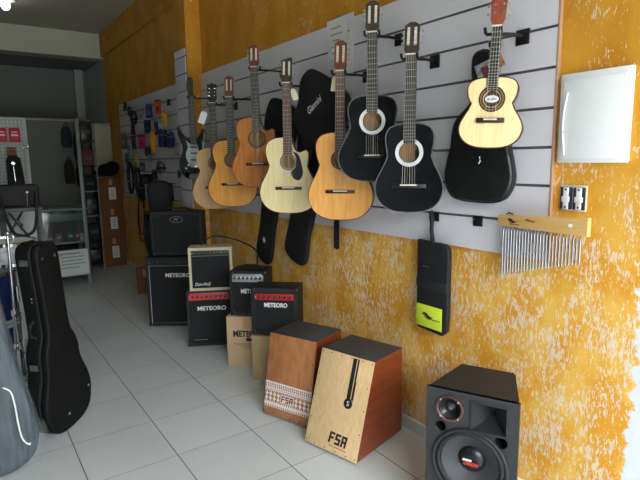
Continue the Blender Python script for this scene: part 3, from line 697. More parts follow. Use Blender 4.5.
# ================================================================== PA SPEAKER IN THE FOREGROUND
def pa_speaker():
    rz = R(-64.3); w, h, d, wb = .372, .60, .30, .24
    t = thing('loudspeaker', 'black two-way loudspeaker with round tweeter and horn in the foreground against the yellow wall', 'loudspeaker', at((1.536, 1.442), -64.3, w), rz)
    bm = bmesh.new(); P = [(-w / 2, -.005), (w / 2, -.005), (wb / 2, d), (-wb / 2, d)]
    A = [bm.verts.new((x, y, .012)) for x, y in P]; B_ = [bm.verts.new((x, y, h)) for x, y in P]
    bm.faces.new(A[::-1]); bm.faces.new(B_)
    for i in range(1, 4): bm.faces.new((A[i], A[(i + 1) % 4], B_[(i + 1) % 4], B_[i]))
    bmesh.ops.recalc_face_normals(bm, faces=bm.faces); bmesh.ops.bevel(bm, geom=[e for e in bm.edges if len(e.link_faces) == 2], offset=.006, segments=3, affect='EDGES')
    CAB = mat('textured_black_cabinet', (34, 34, 36), .6, var=.3, scale=260, bump=.3)
    b = MB(); b.add(bm, 0); b.build('cabinet', CAB, t)
    rect = lambda x0, z0, x1, z1: [(x0, z0), (x1, z0), (x1, z1), (x0, z1)]
    zc = .295; wf = lambda r: circle(r, 0, 48)
    hx, hz, hw, hh = .072, h - .088, .072, .062
    b = MB(); holes = [[(x, z + zc) for x, z in wf(.150)][::-1], rect(hx - hw, hz - hh, hx + hw, hz + hh)[::-1]]
    for px_, pz_, pr in ((-.122, h - .165, .021), (.122, h - .178, .023)): holes.append([(px_ + x, pz_ + z) for x, z in circle(pr, 0, 24)][::-1])
    holes.append([(-.085 + x, h - .078 + z) for x, z in circle(.046, 0, 32)][::-1])
    b.prism(rect(-w / 2, .012, w / 2, h), -.006, .012, holes=holes); b.build('front_baffle', mat('baffle_black', (44, 44, 46), .55, var=.2, scale=240), t)
    b = MB(); b.lathe([(.158, .004), (.158, .010), (.150, .013), (.142, .010), (.142, -.004)], (0, -.004, zc), n=56); wo = b.build('woofer_frame', mat('frame_black', (30, 30, 32), .4), t)
    b = MB(); b.lathe([(.144, 0), (.139, .010), (.131, .013), (.123, .010), (.118, 0)], (0, 0, zc), n=56); b.build('rubber_surround', mat('surround_rubber', (26, 26, 28), .5), wo)
    CONE = mat('paper_cone', (58, 58, 60), .6, var=.1, scale=60)
    b = MB(); b.lathe([(.119, 0), (.10, -.012), (.075, -.028), (.052, -.042)], (0, 0, zc), n=56); b.build('cone', CONE, wo)
    b = MB(); b.lathe([(.056, -.038), (.050, -.028), (.036, -.020), (.018, -.016), (0, -.015)], (0, 0, zc), n=40); dc = b.build('dust_cap', mat('dust_cap_black', (22, 22, 24), .35), wo)
    text('ORION', mat('red_badge', (214, 60, 50), .4), dc, Matrix.Translation((.004, .008, zc - .006)), width=.062, height=.014, name='badge_letters', shear=.35, bold=.03, ext=.006)
    b = MB(); b.box((-.012, .006, zc + .009), (.036, .012, .003)); b.build('badge_stripe', LOGO, dc)
    # tweeter
    b = MB(); c = (-.085, -.006, h - .078)
    b.lathe([(.056, .0), (.056, .006), (.046, .008), (.043, .002), (.018, -.022), (0, -.022)], c, n=40); tw = b.build('tweeter', mat('tweeter_black', (26, 26, 28), .25), t)
    b = MB(); b.lathe([(.057, .003), (.0575, .008), (.050, .0095), (.047, .007)], c, n=40); b.build('tweeter_ring', mat('reddish_metal_ring', (120, 84, 82), .3, .8), tw)
    b = MB(); b.lathe([(.013, -.022), (.011, -.006), (.005, .002), (0, .004)], c, n=20); b.build('tweeter_bullet', mat('bullet_grey', (120, 120, 124), .25, .6), tw)
    for a in (45, 135, 225, 315): b = MB(); x, z = -.085 + .0515 * math.cos(R(a)), h - .078 + .0515 * math.sin(R(a)); b.cyl((x, -.0185, z), (x, -.012, z), .0042, n=10); b.build('screw', CHROME, tw)
    # horn: four flaring walls to a small throat
    bm = bmesh.new(); L = []
    for k, (ux, uz, y) in enumerate(((1.06, 1.08, -.010), (.94, .94, -.012), (.80, .86, .004), (.45, .62, .030), (.16, .28, .060), (.11, .14, .085))):
        L.append([bm.verts.new((hx + sx * hw * ux, y, hz + sz * hh * uz)) for sx, sz in ((-1, -1), (1, -1), (1, 1), (-1, 1))])
    for A, B_ in zip(L, L[1:]):
        for i in range(4): bm.faces.new((A[i], A[(i + 1) % 4], B_[(i + 1) % 4], B_[i]))
    bm.faces.new(L[-1]); bmesh.ops.recalc_face_normals(bm, faces=bm.faces)
    b = MB(); b.add(bm, 0); b.build('horn', mat('horn_black', (36, 36, 38), .4), t)
    for px_, pz_, pr in ((-.122, h - .165, .021), (.122, h - .178, .023)):
        b = MB(); b.lathe([(pr + .003, .002), (pr + .002, .004), (pr, .002), (pr - .001, -.07), (0, -.07)], (px_, -.005, pz_), n=28); b.build('bass_port', mat('port_black', (14, 14, 14), .5), t)
    for sx in (-1, 1):
        b = MB(); b.cyl((sx * .13, .05, 0), (sx * .13, .05, .014), .018, n=14); b.build('rubber_foot', MATTE, t)
        b = MB(); b.cyl((sx * .09, d - .04, 0), (sx * .09, d - .04, .014), .018, n=14); b.build('rubber_foot', MATTE, t)
pa_speaker()

# ================================================================== WALL FITTINGS NEAR THE DOORWAY
t = thing('electrical_box', 'large white wall-mounted electrical panel with a plain cover', 'electrical panel', (2.0, 1.045, 1.52))
b = MB(); b.box((-.012, 0, .17), (.024, .265, .34), bev=.004); b.build('panel_frame', WHITE, t)
b = MB(); b.box((-.027, .0, .165), (.008, .235, .30), bev=.003); dr = b.build('panel_door', mat('panel_door_white', (238, 239, 238), .35), t)
b = MB(); b.tube(spline([(-.032, .098, .27), (-.036, .108, .19), (-.036, .108, .11), (-.032, .100, .03)], 5), .003, n=6); b.build('door_grip', WHITE, dr)
t = thing('electrical_outlet', 'pale wall socket plate with two dark switch columns under the electrical panel', 'wall socket', (2.0, 1.11, 1.38))
b = MB(); b.box((-.004, 0, 0), (.008, .108, .104), bev=.004); b.build('cover_plate', mat('aged_plate', (214, 204, 176), .5), t)
for y in (.027, -.026):
    b = MB(); b.box((-.010, y, 0), (.006, .048, .088), bev=.002); mo = b.build('socket_module', mat('dark_blue_module', (44, 48, 62), .4), t)
    b = MB(); b.box((-.0145, y, 0), (.004, .022, .086), bev=.001); b.box((-.016, y, -.004), (.005, .032, .022), bev=.001); b.build('white_strip', WHITE, mo)
    for z in (.035, -.035): b = MB(); b.cyl((-.018, y, z), (-.015, y, z), .004, n=8); b.build('screw', BLACK, mo)

def swoosh(mb, cx, cz, s, y, mi=0):
    """oval blade emblem: two crossing crescents"""
    P = [(-1.0, .15), (-.6, .42), (-.15, .40), (.2, .12), (.55, -.02), (1.0, .1), (.55, -.28), (.15, -.34), (-.2, -.08), (-.5, .12)]
    mb.prism([(cx + x * s, cz + z * s) for x, z in P][::-1], y - .0008, y, mi)
    P = [(-.72, .02), (-.45, -.12), (-.1, -.40), (.05, -.42), (-.25, -.14), (-.5, .04)]
    mb.prism([(cx + x * s, cz + z * s) for x, z in P][::-1], y - .0008, y, mi)
# bar chimes: wooden bar hung on a slat hook, metal tubes below
p0, p1 = Vector((1.935, 1.405, 1.272)), Vector((1.90, .99, 1.281)); dv = p1 - p0; Lb = dv.length
t = thing('bar_chimes', 'bar chimes with steel tubes hanging from a pale wooden bar', 'bar chimes', p0, rot=(0, 0, math.atan2(dv.y, dv.x)))
b = MB(); b.prism([(0, -.021), (Lb, -.024), (Lb, .047), (0, .026)], -.011, .011, bev=.002); wb = b.build('wooden_bar', wood('chime_bar_wood', (222, 178, 112), (212, 166, 98), .4, .3, 9, (1, 9, 9)), t)
b = MB(); swoosh(b, .075, .004, .026, -.0118); b.build('printed_emblem', INK, wb)
text('Liverpool', INK, wb, Matrix.Translation((.088, -.0112, -.009)), width=.05, height=.009, name='printed_lettering', bold=.02)
text('chimes', INK, wb, Matrix.Translation((.165, -.0112, .015)) @ Matrix.Rotation(R(6), 4, 'Y'), width=.05, height=.012, name='printed_script', shear=.4)
b = MB(); b.cyl((Lb * .83, -.0125, .012), (Lb * .83, -.010, .012), .008, n=12); b.build('white_sticker', WHITE, wb)
n = 26
for i in range(n):
    x = .022 + (Lb - .055) * i / (n - 1); L_ = .200 - .105 * i / (n - 1)
    b = MB(); b.cyl((x, 0, -.036), (x, 0, -.036 - L_), .0042, n=10); tb = b.build('chime_tube', STEEL, t)
    b = MB(); b.cyl((x, 0, -.020), (x, 0, -.038), .0011, n=6); b.build('cord', MATTE, tb)
b = MB(); b.tube([(.03, .0, .02), (.03, .02, .035), (.03, .05, .025)], .003, n=6); b.build('hanging_loop', MATTE, t)

# plain slat hooks
def slat_hook(label, y, z, L_=.03):
    t = thing('slatwall_hook', label, 'wall hook', (1.982, y, z))
    b = MB(); b.box((-.004, 0, -.018), (.008, .052, .050), bev=.002); b.build('wall_plate', BLACK, t)
    b = MB(); b.tube([(-.006, 0, -.010), (-L_, 0, -.010), (-L_ - .008, 0, -.002), (-L_ - .008, 0, .012)], .004, n=8); b.build('hook_arm', BLACK, t)
slat_hook('black slatwall hook holding the drumstick bag', 1.822, 1.270, .035)
slat_hook('empty black slatwall hook between the drumstick bag and the bar chimes', 1.555, 1.270, .03)
# drumstick bag
t = thing('drumstick_bag', 'black nylon drumstick bag with lime label hanging by its strap', 'bag', (1.945, 1.795, .655), R(-90))
pts = [(-.105, .02), (-.095, .004), (.07, -.005), (.098, .02), (.105, .10), (.105, .42), (.098, .452), (.075, .468), (-.105, .475)]
b = MB(); b.prism(pts[::-1], -.014, .018, bev=.006); bb = b.build('bag_body', NYLON, t)
b = MB(); b.box((-.012, -.017, .078), (.176, .003, .118), bev=.001); lb = b.build('lime_label', mat('lime_fabric', (214, 232, 60), .6), t)
b = MB(); swoosh(b, -.02, .080, .040, -.019); b.build('printed_emblem', INK, lb)
text('Liverpool', INK, lb, Matrix.Translation((.025, -.0186, .068)), width=.075, height=.014, name='printed_lettering', bold=.02)
b = MB(); b.box((0, -.016, .25), (.205, .006, .05), bev=.002); b.build('web_band', mat('black_webbing', (32, 32, 36), .6), t)
b = MB(); b.box((-.04, -.016, .34), (.045, .003, .004)); b.build('small_print', STEEL, t)
b = MB(); b.tube([(.0, -.002, .455), (-.014, -.006, .53), (-.012, -.002, .60), (-.020, .0, .622), (-.026, .002, .60), (-.020, .002, .53), (-.01, .004, .455)], .010, n=8); b.build('hanging_strap', NYLON, t)

# gig bag behind the small cream guitar
def gig_bag(label, loc, rot, L_, w, dep, upside=False, name='gig_bag', logo=None, ub=.8, neckw=.16, body=.5, m=VINYL):
    t = thing(name, label, 'instrument bag', loc, rot=rot)
    h = L_ * body; out = body_outline(w, h, ub, .78, n=4); R_ = [p for p in out if p[0] >= 0]
    prof = [p for p in spline([(0, 0), (.5 * w, .012 * h), (.82 * w, .07 * h), (w, .26 * h), (.93 * w, .47 * h), (.84 * w, .62 * h), (ub * w, .80 * h), (ub * w * .86, .94 * h), (neckw * .62, 1.1 * h), (neckw * .5, L_ * .75), (neckw * .56, L_ * .93), (neckw * .4, L_ * .985), (0, L_)], 4)]
    pts = prof[:-1] + [(-x, z) for x, z in prof[::-1]][:-1]
    b = MB(); b.prism(pts, -dep / 2, dep / 2, bev=dep * .3); bo = b.build('bag_shell', m, t)
    b = MB(); q = [(x * 1.0, z) for x, z in pts]; n_ = len(q)
    b.tube([(x, -dep / 2 + dep * .25, z) for x, z in q] + [(q[0][0], -dep / 2 + dep * .25, q[0][1])], .004, n=5); b.build('zip_piping', MATTE, t)
    return t, bo
t, bo = gig_bag('black vinyl gig bag hanging behind the small cream guitar', (1.945, 1.535, 1.345), (0, R(1), R(-90)), .665, .187, .05, neckw=.09, body=.6)
b = MB(); b.tube([(.02, -.028, .175), (.028, -.030, .185), (.024, -.030, .205)], .003, n=6); b.build('white_mark', LOGO, t)
gig_bag('black gig bag hung upside down behind the pale cutaway guitar, rounded tip showing below it', (1.960, 2.80, 1.93), (0, R(180 + 18), R(-90)), 1.17, .20, .036, neckw=.26, m=NYLON)
t, bo = gig_bag('black gig bag with white lettering hanging between the pale and orange guitar necks', (1.912, 2.62, 2.03), (0, R(180 + 30), R(-84)), .54, .25, .034, neckw=.10, m=NYLON, body=.76, ub=.85)
text('Giannini', LOGO, bo, Matrix.Translation((.05, -.0175, .19)) @ Matrix.Rotation(R(180 - 62), 4, 'Y'), width=.15, height=.045, name='lettering', shear=.3)
t, bo = gig_bag('black gig bag hung upside down behind the brown cutaway guitar, white mark near its tip', (1.964, 3.27, 1.97), (0, R(180 + 17), R(-90)), 1.29, .22, .028, neckw=.22, m=NYLON)
b = MB()
for a in (0, 60, 120): b.box((0.01, -.0145, 1.10), (.05, .003, .008), rot=Matrix.Rotation(R(a), 4, 'Y'))
b.build('star_print', LOGO, bo)
b = MB(); b.prism([(-.03, .0), (.0, -.012), (.022, .0), (.024, .30), (-.02, .30)], -.004, .004); o = b.build('hanging_strap', NYLON); o.location = (1.955, 2.635, .985); o.rotation_euler = (0, 0, R(-90))
tag(o, 'narrow black strap end hanging below the orange guitar', 'strap')
# price list sheets
for lab, y, z, ww, hh, rx, xx in (('white price list sheet taped above the orange guitar headstock', 2.625, 2.235, .20, .30, 2, 1.968), ('second paper sheet sticking out right of the price list', 2.545, 2.215, .13, .36, -2, 1.978)):
    t = thing('paper_sheet', lab, 'paper', (xx, y, z), rot=(R(rx), 0, R(-90)))
    b = MB(); b.box((0, 0, 0), (ww, .0012, hh)); b.build('sheet', mat('paper_white', (222, 222, 220), .7), t)
    b = MB()
    for k, wk in enumerate((.5, .6, .34, .55, .4, .5)): b.box((-.01, -.001, hh * .33 - k * .036), (ww * wk, .0008, .008))
    b.build('handwritten_lines', mat('dim_ink', (160, 160, 162), .7), t)
# swing tags
def swing_tag(label, p, rz, m, w=.04, h=.07, tilt=0):
    t = thing('swing_tag', label, 'tag', p, rot=(0, tilt, rz))
    b = MB(); b.prism([(-w / 2, -h), (w / 2, -h), (w / 2, -.012), (w * .2, 0), (-w * .2, 0), (-w / 2, -.012)], -.001, .001); b.build('card', m, t)
    b = MB(); b.tube([(0, 0, -.006), (.002, 0, .02), (0, .004, .045)], .001, n=5); b.build('string_loop', LOGO, t)
CREAMTAG = mat('cream_card', (222, 212, 180), .6)
swing_tag('cream card tag hanging left of the orange guitar neck', (1.795, 2.41, 2.01), R(-46), CREAMTAG, .04, .085, R(8))
swing_tag('cream card tag hanging by the pale cutaway guitar neck', (1.765, 2.828, 1.985), R(-40), CREAMTAG, .035, .07, R(-20))
swing_tag('white paper tag hanging by the tan acoustic guitar neck', (1.69, 4.05, 1.945), R(-32), WHITE, .055, .10, R(22))
swing_tag('orange and black tag hanging left of the small cream guitar neck', (1.86, 1.415, 1.985), R(-60), mat('orange_tag', (176, 112, 66), .5, rgb2=(40, 30, 28), scale=90), .042, .08, R(-25))
swing_tag('small black tag above the orange and black tag by the cream guitar', (1.855, 1.425, 2.02), R(-60), BLACK, .03, .04, R(-30))
t = thing('accessory_packet', 'clear plastic packet of strings behind the small cream guitar', 'packet', (1.90, 1.475, 1.895), rot=(0, R(-20), R(-65)))
b = MB(); b.box((0, 0, 0), (.07, .006, .11), bev=.002); b.build('plastic_pouch', mat('frosted_plastic', (190, 198, 202), .25, rgb2=(120, 128, 134), scale=60), t)
b = MB(); b.box((.004, -.004, .0), (.03, .002, .07)); b.build('red_insert', mat('dull_red', (120, 60, 60), .6), t)

# ================================================================== REAR SLATWALL ACCESSORIES (each hangs from its own long hook)
def peg(t, z, L_): b = MB(); b.tube([(0, L_ + .0, z), (0, 0, z), (0, -.012, z + .012)], .003, n=6); b.build('hook_wire', MATTE, t)
def accessory(name, label, cat, y, z, w, h, kind, m, m2=None, x=1.90, group=None):
    rz = R(-62); t = thing(name, label, cat, (x, y, z), rz, group)
    L_ = (1.98 - x) / math.cos(R(28)) - .004
    if kind == 'packet':
        b = MB(); b.box((0, 0, -.01), (w, .018, h - .02), bev=.006); b.build('packet_body', m, t)
        b = MB(); b.prism([(-w / 2, h / 2 - .03), (w / 2, h / 2 - .03), (w / 2, h / 2), (-w / 2, h / 2)], -.002, .002, holes=[[(.008 * math.cos(-k * math.pi / 5), h / 2 - .012 + .006 * math.sin(-k * math.pi / 5)) for k in range(10)]]); b.build('header_card', m2 or m, t)
        b = MB(); b.box((0, -.0105, -.02), (w * .6, .002, h * .3)); b.build('printed_patch', m2 or LOGO, t)
    elif kind == 'strap':
        b = MB(); b.prism([(-w * .2, h / 2), (-w * .45, h * .2), (-w * .5, -h * .35), (-w * .3, -h / 2), (-w * .05, -h * .42), (w * .08, -h / 2), (w * .45, -h * .42), (w * .5, h * .1), (w * .2, h / 2)][::-1], -.014, .014, bev=.008); b.build('folded_webbing', m, t)
        b = MB(); b.box((0, -.016, h * .18), (w * .9, .004, .014), bev=.001); b.build('buckle', m2 or BLACK, t)
    elif kind == 'coil':
        for k in range(4):
            q = [((w / 2 - .004 * k) * math.sin(a * math.pi / 10), .012 * (k - 1.5), -(0) + (h / 2 - .006 * k) * math.cos(a * math.pi / 10)) for a in range(21)]
            b = MB(); b.tube(q, .0055, n=6); b.build('cable_turn', m, t)
        b = MB(); b.box((0, 0, -h * .1), (w * 1.05, .05, .03), bev=.004); b.build('cable_tie', m2 or BLACK, t)
    elif kind == 'box':
        b = MB(); b.box((0, 0, 0), (w, .07, h), bev=.004); b.build('box_body', m, t)
        b = MB(); b.box((0, -.037, -.01), (w * .7, .003, h * .4)); b.build('box_label', m2 or STEEL, t)
    elif kind == 'clamp':
        b = MB(); b.prism([(-w / 2, -h / 2), (-w * .3, -h / 2), (-w * .18, h * .1), (w * .18, h * .1), (w * .3, -h / 2), (w / 2, -h / 2), (w * .35, h / 2), (-w * .35, h / 2)], -.010, .010, bev=.003); b.build('clamp_body', m, t)
        b = MB(); b.cyl((0, -.02, h * .25), (0, .02, h * .25), .010, n=10); b.build('clamp_screw', STEEL, t)
    peg(t, h / 2 - .01, L_)
    return t
NAVY = mat('navy_webbing', (34, 44, 110), .6, var=.2, scale=40); TEAL = mat('grey_teal_plastic', (86, 104, 112), .4, var=.3, scale=40)
REDF = mat('orange_red_card', (216, 72, 34), .5); YELF = mat('yellow_plastic', (226, 176, 30), .5); MAG = mat('magenta_plastic', (200, 34, 96), .5)
ORG = mat('orange_card', (236, 146, 30), .5); FROST = mat('frosted_clear_pack', (150, 158, 162), .25, var=.3, scale=60); DRED = mat('dark_red_pack', (92, 34, 36), .5); LIMY = mat('olive_yellow_pack', (186, 176, 66), .5)
GREYB = mat('grey_rubber', (74, 76, 80), .6)
for a in (
    ('tuner_clip', 'tiny dark clip at the top left end of the rear slatwall', 'clip', 7.226, 2.273, .053, .106, 'clamp', MATTE),
    ('cable_bundle', 'dark bundle of cable hanging high on the rear slatwall near its left end', 'cable', 6.842, 2.103, .089, .177, 'coil', MATTE),
    ('strap_packet', 'grey and navy packet hanging left of the orange-red card', 'packet', 6.205, 2.137, .093, .163, 'packet', NAVY, TEAL),
    ('accessory_packet', 'orange-red card packet high on the rear slatwall', 'packet', 5.87, 2.153, .078, .156, 'packet', REDF, DRED),
    ('accessory_packet', 'yellow plastic accessory on the rear slatwall, above the navy straps', 'packet', 5.66, 2.007, .065, .152, 'packet', YELF, ORG),
    ('maraca_packet', 'magenta packet on the rear slatwall left of the orange one', 'packet', 6.567, 1.795, .111, .16, 'packet', MAG, DRED),
    ('accessory_packet', 'long orange packet in the middle of the rear slatwall', 'packet', 6.128, 1.79, .07, .233, 'packet', ORG, YELF),
    ('guitar_strap', 'folded navy strap right of the long orange packet', 'strap', 5.834, 1.812, .078, .201, 'strap', NAVY, STEEL),
    ('guitar_strap', 'wider navy strap nearest the electric guitar', 'strap', 5.508, 1.778, .096, .171, 'strap', NAVY, STEEL),
    ('accessory_packet', 'grey-teal packet at the left edge of the rear slatwall', 'packet', 7.40, 1.838, .082, .218, 'packet', TEAL, FROST),
    ('accessory_packet', 'frosted packet right of the grey-teal packet at the left edge', 'packet', 7.168, 1.764, .066, .213, 'packet', FROST, GREYB),
    ('accessory_packet', 'small dark red packet above the frosted packet', 'packet', 6.925, 1.959, .064, .128, 'packet', DRED, BLACK),
    ('accessory_packet', 'small olive-yellow packet under the magenta packet', 'packet', 6.846, 1.552, .051, .141, 'packet', LIMY, YELF),
    ('cable_coil', 'tall dark cable coil at the lower left of the rear slatwall', 'cable', 7.184, 1.341, .094, .43, 'coil', MATTE, FROST),
    ('cable_coil', 'second tall dark cable coil, under the olive-yellow packet', 'cable', 6.858, 1.322, .078, .44, 'coil', BLACK, GREYB),
    ('accessory_box', 'black accessory box low on the rear slatwall', 'box', 6.464, 1.344, .135, .123, 'box', BLACK, GREYB),
    ('cable_bundle', 'grey cable bundle right of the black accessory box', 'cable', 5.898, 1.491, .102, .136, 'coil', GREYB, MATTE),
    ('instrument_clamp', 'black clamp hanging left above the rear combo amp', 'clamp', 6.143, 1.186, .071, .237, 'clamp', BLACK),
    ('instrument_clamp', 'black clamp in the middle of three above the rear combo amp', 'clamp', 5.892, 1.162, .08, .252, 'clamp', BLACK),
    ('instrument_clamp', 'black clamp nearest the pillar above the rear combo amp', 'clamp', 5.609, 1.22, .066, .198, 'clamp', BLACK),
    ('accessory_packet', 'black packet between the magenta packet and the black accessory box', 'packet', 6.347, 1.681, .096, .12, 'packet', BLACK, GREYB),
    ('accessory_packet', 'dark packet high at the left of the rear slatwall, beside the tiny clip', 'packet', 7.02, 2.20, .06, .12, 'packet', GREYB, BLACK),
    ('accessory_packet', 'frosted packet between the dark cable bundle and the grey and navy packet', 'packet', 6.52, 2.12, .07, .13, 'packet', FROST, TEAL),
    ('accessory_packet', 'black packet under the grey and navy packet', 'packet', 6.30, 1.965, .10, .15, 'packet', BLACK, NAVY),
    ('accessory_packet', 'dark grey packet at the middle left of the rear slatwall under the dark red one', 'packet', 6.93, 1.80, .07, .17, 'packet', GREYB, BLACK),
    ('accessory_packet', 'black packet between the orange packet and the navy strap', 'packet', 5.98, 1.93, .05, .16, 'packet', BLACK, TEAL),
    ('guitar_strap', 'short black strap between the two navy straps', 'strap', 5.67, 1.80, .06, .19, 'strap', MATTE, STEEL),
    ('accessory_packet', 'grey-teal packet under the frosted packet at the left edge', 'packet', 7.30, 1.60, .07, .15, 'packet', TEAL, GREYB),
    ('accessory_packet', 'grey packet low on the rear slatwall between the tall coils and the black box', 'packet', 6.62, 1.50, .08, .12, 'packet', GREYB, FROST),
    ('guitar_strap', 'black strap at the lower right of the tall cable coils', 'strap', 6.70, 1.18, .08, .26, 'strap', MATTE, STEEL),
    ('accessory_packet', 'black packet in the lower row right of the black accessory box', 'packet', 6.15, 1.40, .08, .12, 'packet', BLACK, GREYB),
    ('accessory_packet', 'small frosted packet under the long orange packet', 'packet', 6.30, 1.60, .061, .098, 'packet', FROST, TEAL)):
    accessory(*a)
# long stand arms sticking out of the panel
def arm_bracket(label, y, z, L_, dz=0):
    t = thing('long_hook', label, 'wall hook', (1.982, y, z))
    b = MB(); b.box((-.004, 0, 0), (.008, .04, .06), bev=.002); b.build('wall_plate', BLACK, t)
    b = MB(); b.tube([(0, 0, 0), (-L_ * .3, -L_ * .75, dz * .8), (-L_ * .34, -L_, dz)], .008, n=8); b.build('arm', BLACK, t)
    b = MB(); b.prism([(-.02, -.06), (-.008, -.05), (0, .005), (.008, -.05), (.02, -.06), (.012, .015), (-.012, .015)], -.006, .006); o = b.build('prong', BLACK, t); o.location = (-L_ * .34, -L_, dz)
arm_bracket('black long-armed hook at the top of the rear slatwall beside the pillar', 5.75, 2.19, .22)
arm_bracket('black long-armed hook low on the rear slatwall above the clamps', 5.55, 1.43, .20)
arm_bracket('black long-armed hook in the lowest row behind the combo amp', 5.45, 1.29, .16)
for lab, y, z in (('thin white wire hook in the middle row of the rear slatwall', 5.50, 1.585), ('thin dark wire hook below the navy straps', 5.38, 1.62)):
    t = MB(); t.tube([(1.985, y, z), (1.86, y - .12, z), (1.85, y - .13, z + .015)], .004, n=6); tag(t.build('wire_hook', FROST if 'white' in lab else MATTE), lab, 'wall hook')
t = thing('cable_coil', 'long black cable hanging in a loop down the yellow wall below the rear slatwall', 'cable', (1.955, 7.05, 0))
for k, (w_, z0) in enumerate(((.17, .50), (.12, .58))):
    b = MB(); b.tube(spline([(0, -w_, 1.11), (.01, -w_ * 1.1, .85), (0, -w_ * .8, z0 + .06), (0, 0, z0), (.005, w_ * .8, z0 + .08), (0, w_ * .7, .85), (.01, w_ * .2, 1.11)], 5), .007, n=6); b.build('cable_run', MATTE, t)
t, bo = gig_bag('soft black bag standing behind the rear combo amp', (1.70, 5.36, .0), (R(0), 0, R(-25)), 1.36, .19, .12, neckw=.22, ub=.95, m=NYLON, body=.7)
b = MB(); b.tube([(-.05, -.06, 1.0), (-.07, -.09, .9), (-.05, -.06, .8)], .008, n=6); b.build('handle', NYLON, t)

# ================================================================== BACK OF THE SHOP
DPAN = mat('dark_partition_board', (92, 96, 90), .45, var=.05, scale=1)
t = thing('partition_panel', 'dark grey board partition with a light top rail behind the glass counter', 'partition', (1.0, 8.45, 0))
b = MB(); b.box((-.15, 0, 1.08), (1.70, .03, 2.16)); b.build('board', DPAN, t)
b = MB(); b.box((-.15, 0, 2.175), (1.72, .05, .03), bev=.004); b.build('top_rail', ALU, t)
GREYF = mat('grey_painted_metal', (120, 128, 126), .45, .2)
# open rack beside the counter
t = thing('metal_rack', 'narrow dark metal rack between the glass counter and the cardboard boxes', 'rack', (1.53, 8.02, 0))
for x in (-.09, .09):
    for y in (-.14, .14): b = MB(); b.box((x, y, 1.05), (.02, .02, 2.1)); b.build('upright', GREYF if x > 0 and y < 0 else MATTE, t)
for z in (.1, .45, .8, 1.15, 1.5, 1.85): b = MB(); b.box((0, 0, z), (.19, .30, .018), bev=.002); b.build('shelf', MATTE if z not in (1.15, .8) else GREYF, t)
for k, (z, m_) in enumerate(((.13, BLACK), (.48, MATTE), (.83, BLACK), (1.18, MATTE), (1.53, DRED), (1.88, BLACK))):
    h_ = .2 + .02 * (k % 3); b = MB(); b.box((0, 0, .0), (.15, .22, h_), bev=.01); b.box((0, -.112, 0), (.10, .004, .05), 1); o = b.build('storage_case', [m_, GREYB]); o.location = (1.53, 8.02, z + h_ / 2 - .02)
    tag(o, 'dark case on the %s shelf of the narrow metal rack' % ('lowest', 'second', 'third', 'fourth', 'fifth', 'top')[k], 'case')
# stacked cartons with a black cloth
stackn = ('bottom', 'middle', 'top')
for k in range(3):
    carton('brown cardboard box with white label, %s of the stack by the yellow wall' % stackn[k], (1.825 + .006 * k, 8.08, .44 * k), R(-3 + 2 * k), .32, .30, .435, CARD2, lab=.015)
b = MB(); b.ball((0, 0, .06), .15, sc=(1.0, .85, .62), n=20); b.ball((.07, .02, .09), .12, sc=(.8, .9, .8), n=16); b.ball((-.10, -.02, .02), .09, sc=(1.2, .9, .5), n=16)
o = b.build('cloth_bundle', mat('black_cloth', (16, 16, 19), .9, var=.4, scale=12, bump=.8)); o.location = (1.84, 8.18, 1.385); tag(o, 'crumpled black cloth bundle on top of the cardboard box stack', 'cloth')
t = thing('white_board', 'tall pale board leaning behind the cardboard box stack', 'board', (1.84, 8.42, 1.32), rot=(R(-2), 0, 0))
b = MB(); b.box((0, 0, .41), (.27, .02, .82), bev=.002); b.build('board_face', mat('pale_board', (176, 176, 160), .6), t)
b = MB(); b.box((0, .012, .41), (.285, .006, .835)); b.build('board_back', ALU, t)
# dark bags hanging on the partition
for k, (x, z, w_, h_, m_) in enumerate(((1.35, 1.93, .14, .30, mat('dark_navy_cloth', (30, 32, 44), .8, var=.3, scale=20, bump=.4)), (1.49, 1.80, .11, .40, NYLON), (1.35, 1.42, .14, .34, mat('dark_brown_cloth', (44, 36, 32), .8, var=.3, scale=20, bump=.4)), (1.49, 1.36, .11, .30, NYLON))):
    t = thing('hanging_pouch', ('dark navy pouch hanging top left on the grey partition', 'black pouch hanging top right on the grey partition', 'dark brown pouch hanging lower left on the grey partition', 'black pouch hanging lower right on the grey partition')[k], 'pouch', (x, 8.40, z))
    b = MB(); b.prism([(-w_ * .4, -h_ / 2), (w_ * .4, -h_ / 2), (w_ / 2, -h_ * .3), (w_ * .42, h_ * .3), (w_ * .2, h_ / 2), (-w_ * .2, h_ / 2), (-w_ * .46, h_ * .3), (-w_ / 2, -h_ * .3)], -.03, .03, bev=.012); b.build('pouch_body', m_, t)
    b = MB(); b.tube([(-.03, 0, h_ / 2 - .01), (-.01, 0, h_ / 2 + .05), (.01, 0, h_ / 2 + .05), (.03, 0, h_ / 2 - .01)], .006, n=6); b.build('strap_loop', MATTE, t)
# glass counter
CG = mat('counter_glass', (205, 218, 216), .05, trans=.93)
t = thing('display_counter', 'grey-framed glass display counter at the back of the shop', 'display counter', (.20, 7.38, 0))
for x, hh in ((-1.10, .97), (1.075, 2.10), (.0, .97)):
    b = MB(); b.box((x, -.245, hh / 2), (.045, .035, hh), bev=.003); b.build('post', GREYF, t)
for x in (-1.10, 1.075): b = MB(); b.box((x, .22, .485), (.045, .035, .97), bev=.003); b.build('post', GREYF, t)
b = MB(); b.box((0, 0, .975), (2.22, .53, .03), bev=.003); b.build('counter_top', GREYF, t)
for z in (.12, .55): b = MB(); b.box((0, 0, z), (2.16, .46, .022), bev=.002); sh = b.build('shelf', GREYF, t)
b = MB(); b.box((.535, -.24, .76), (1.02, .006, .38)); b.build('glass_pane', CG, t)
b = MB(); b.box((0, .235, .54), (2.14, .01, .84)); b.build('back_board', MATTE, t)
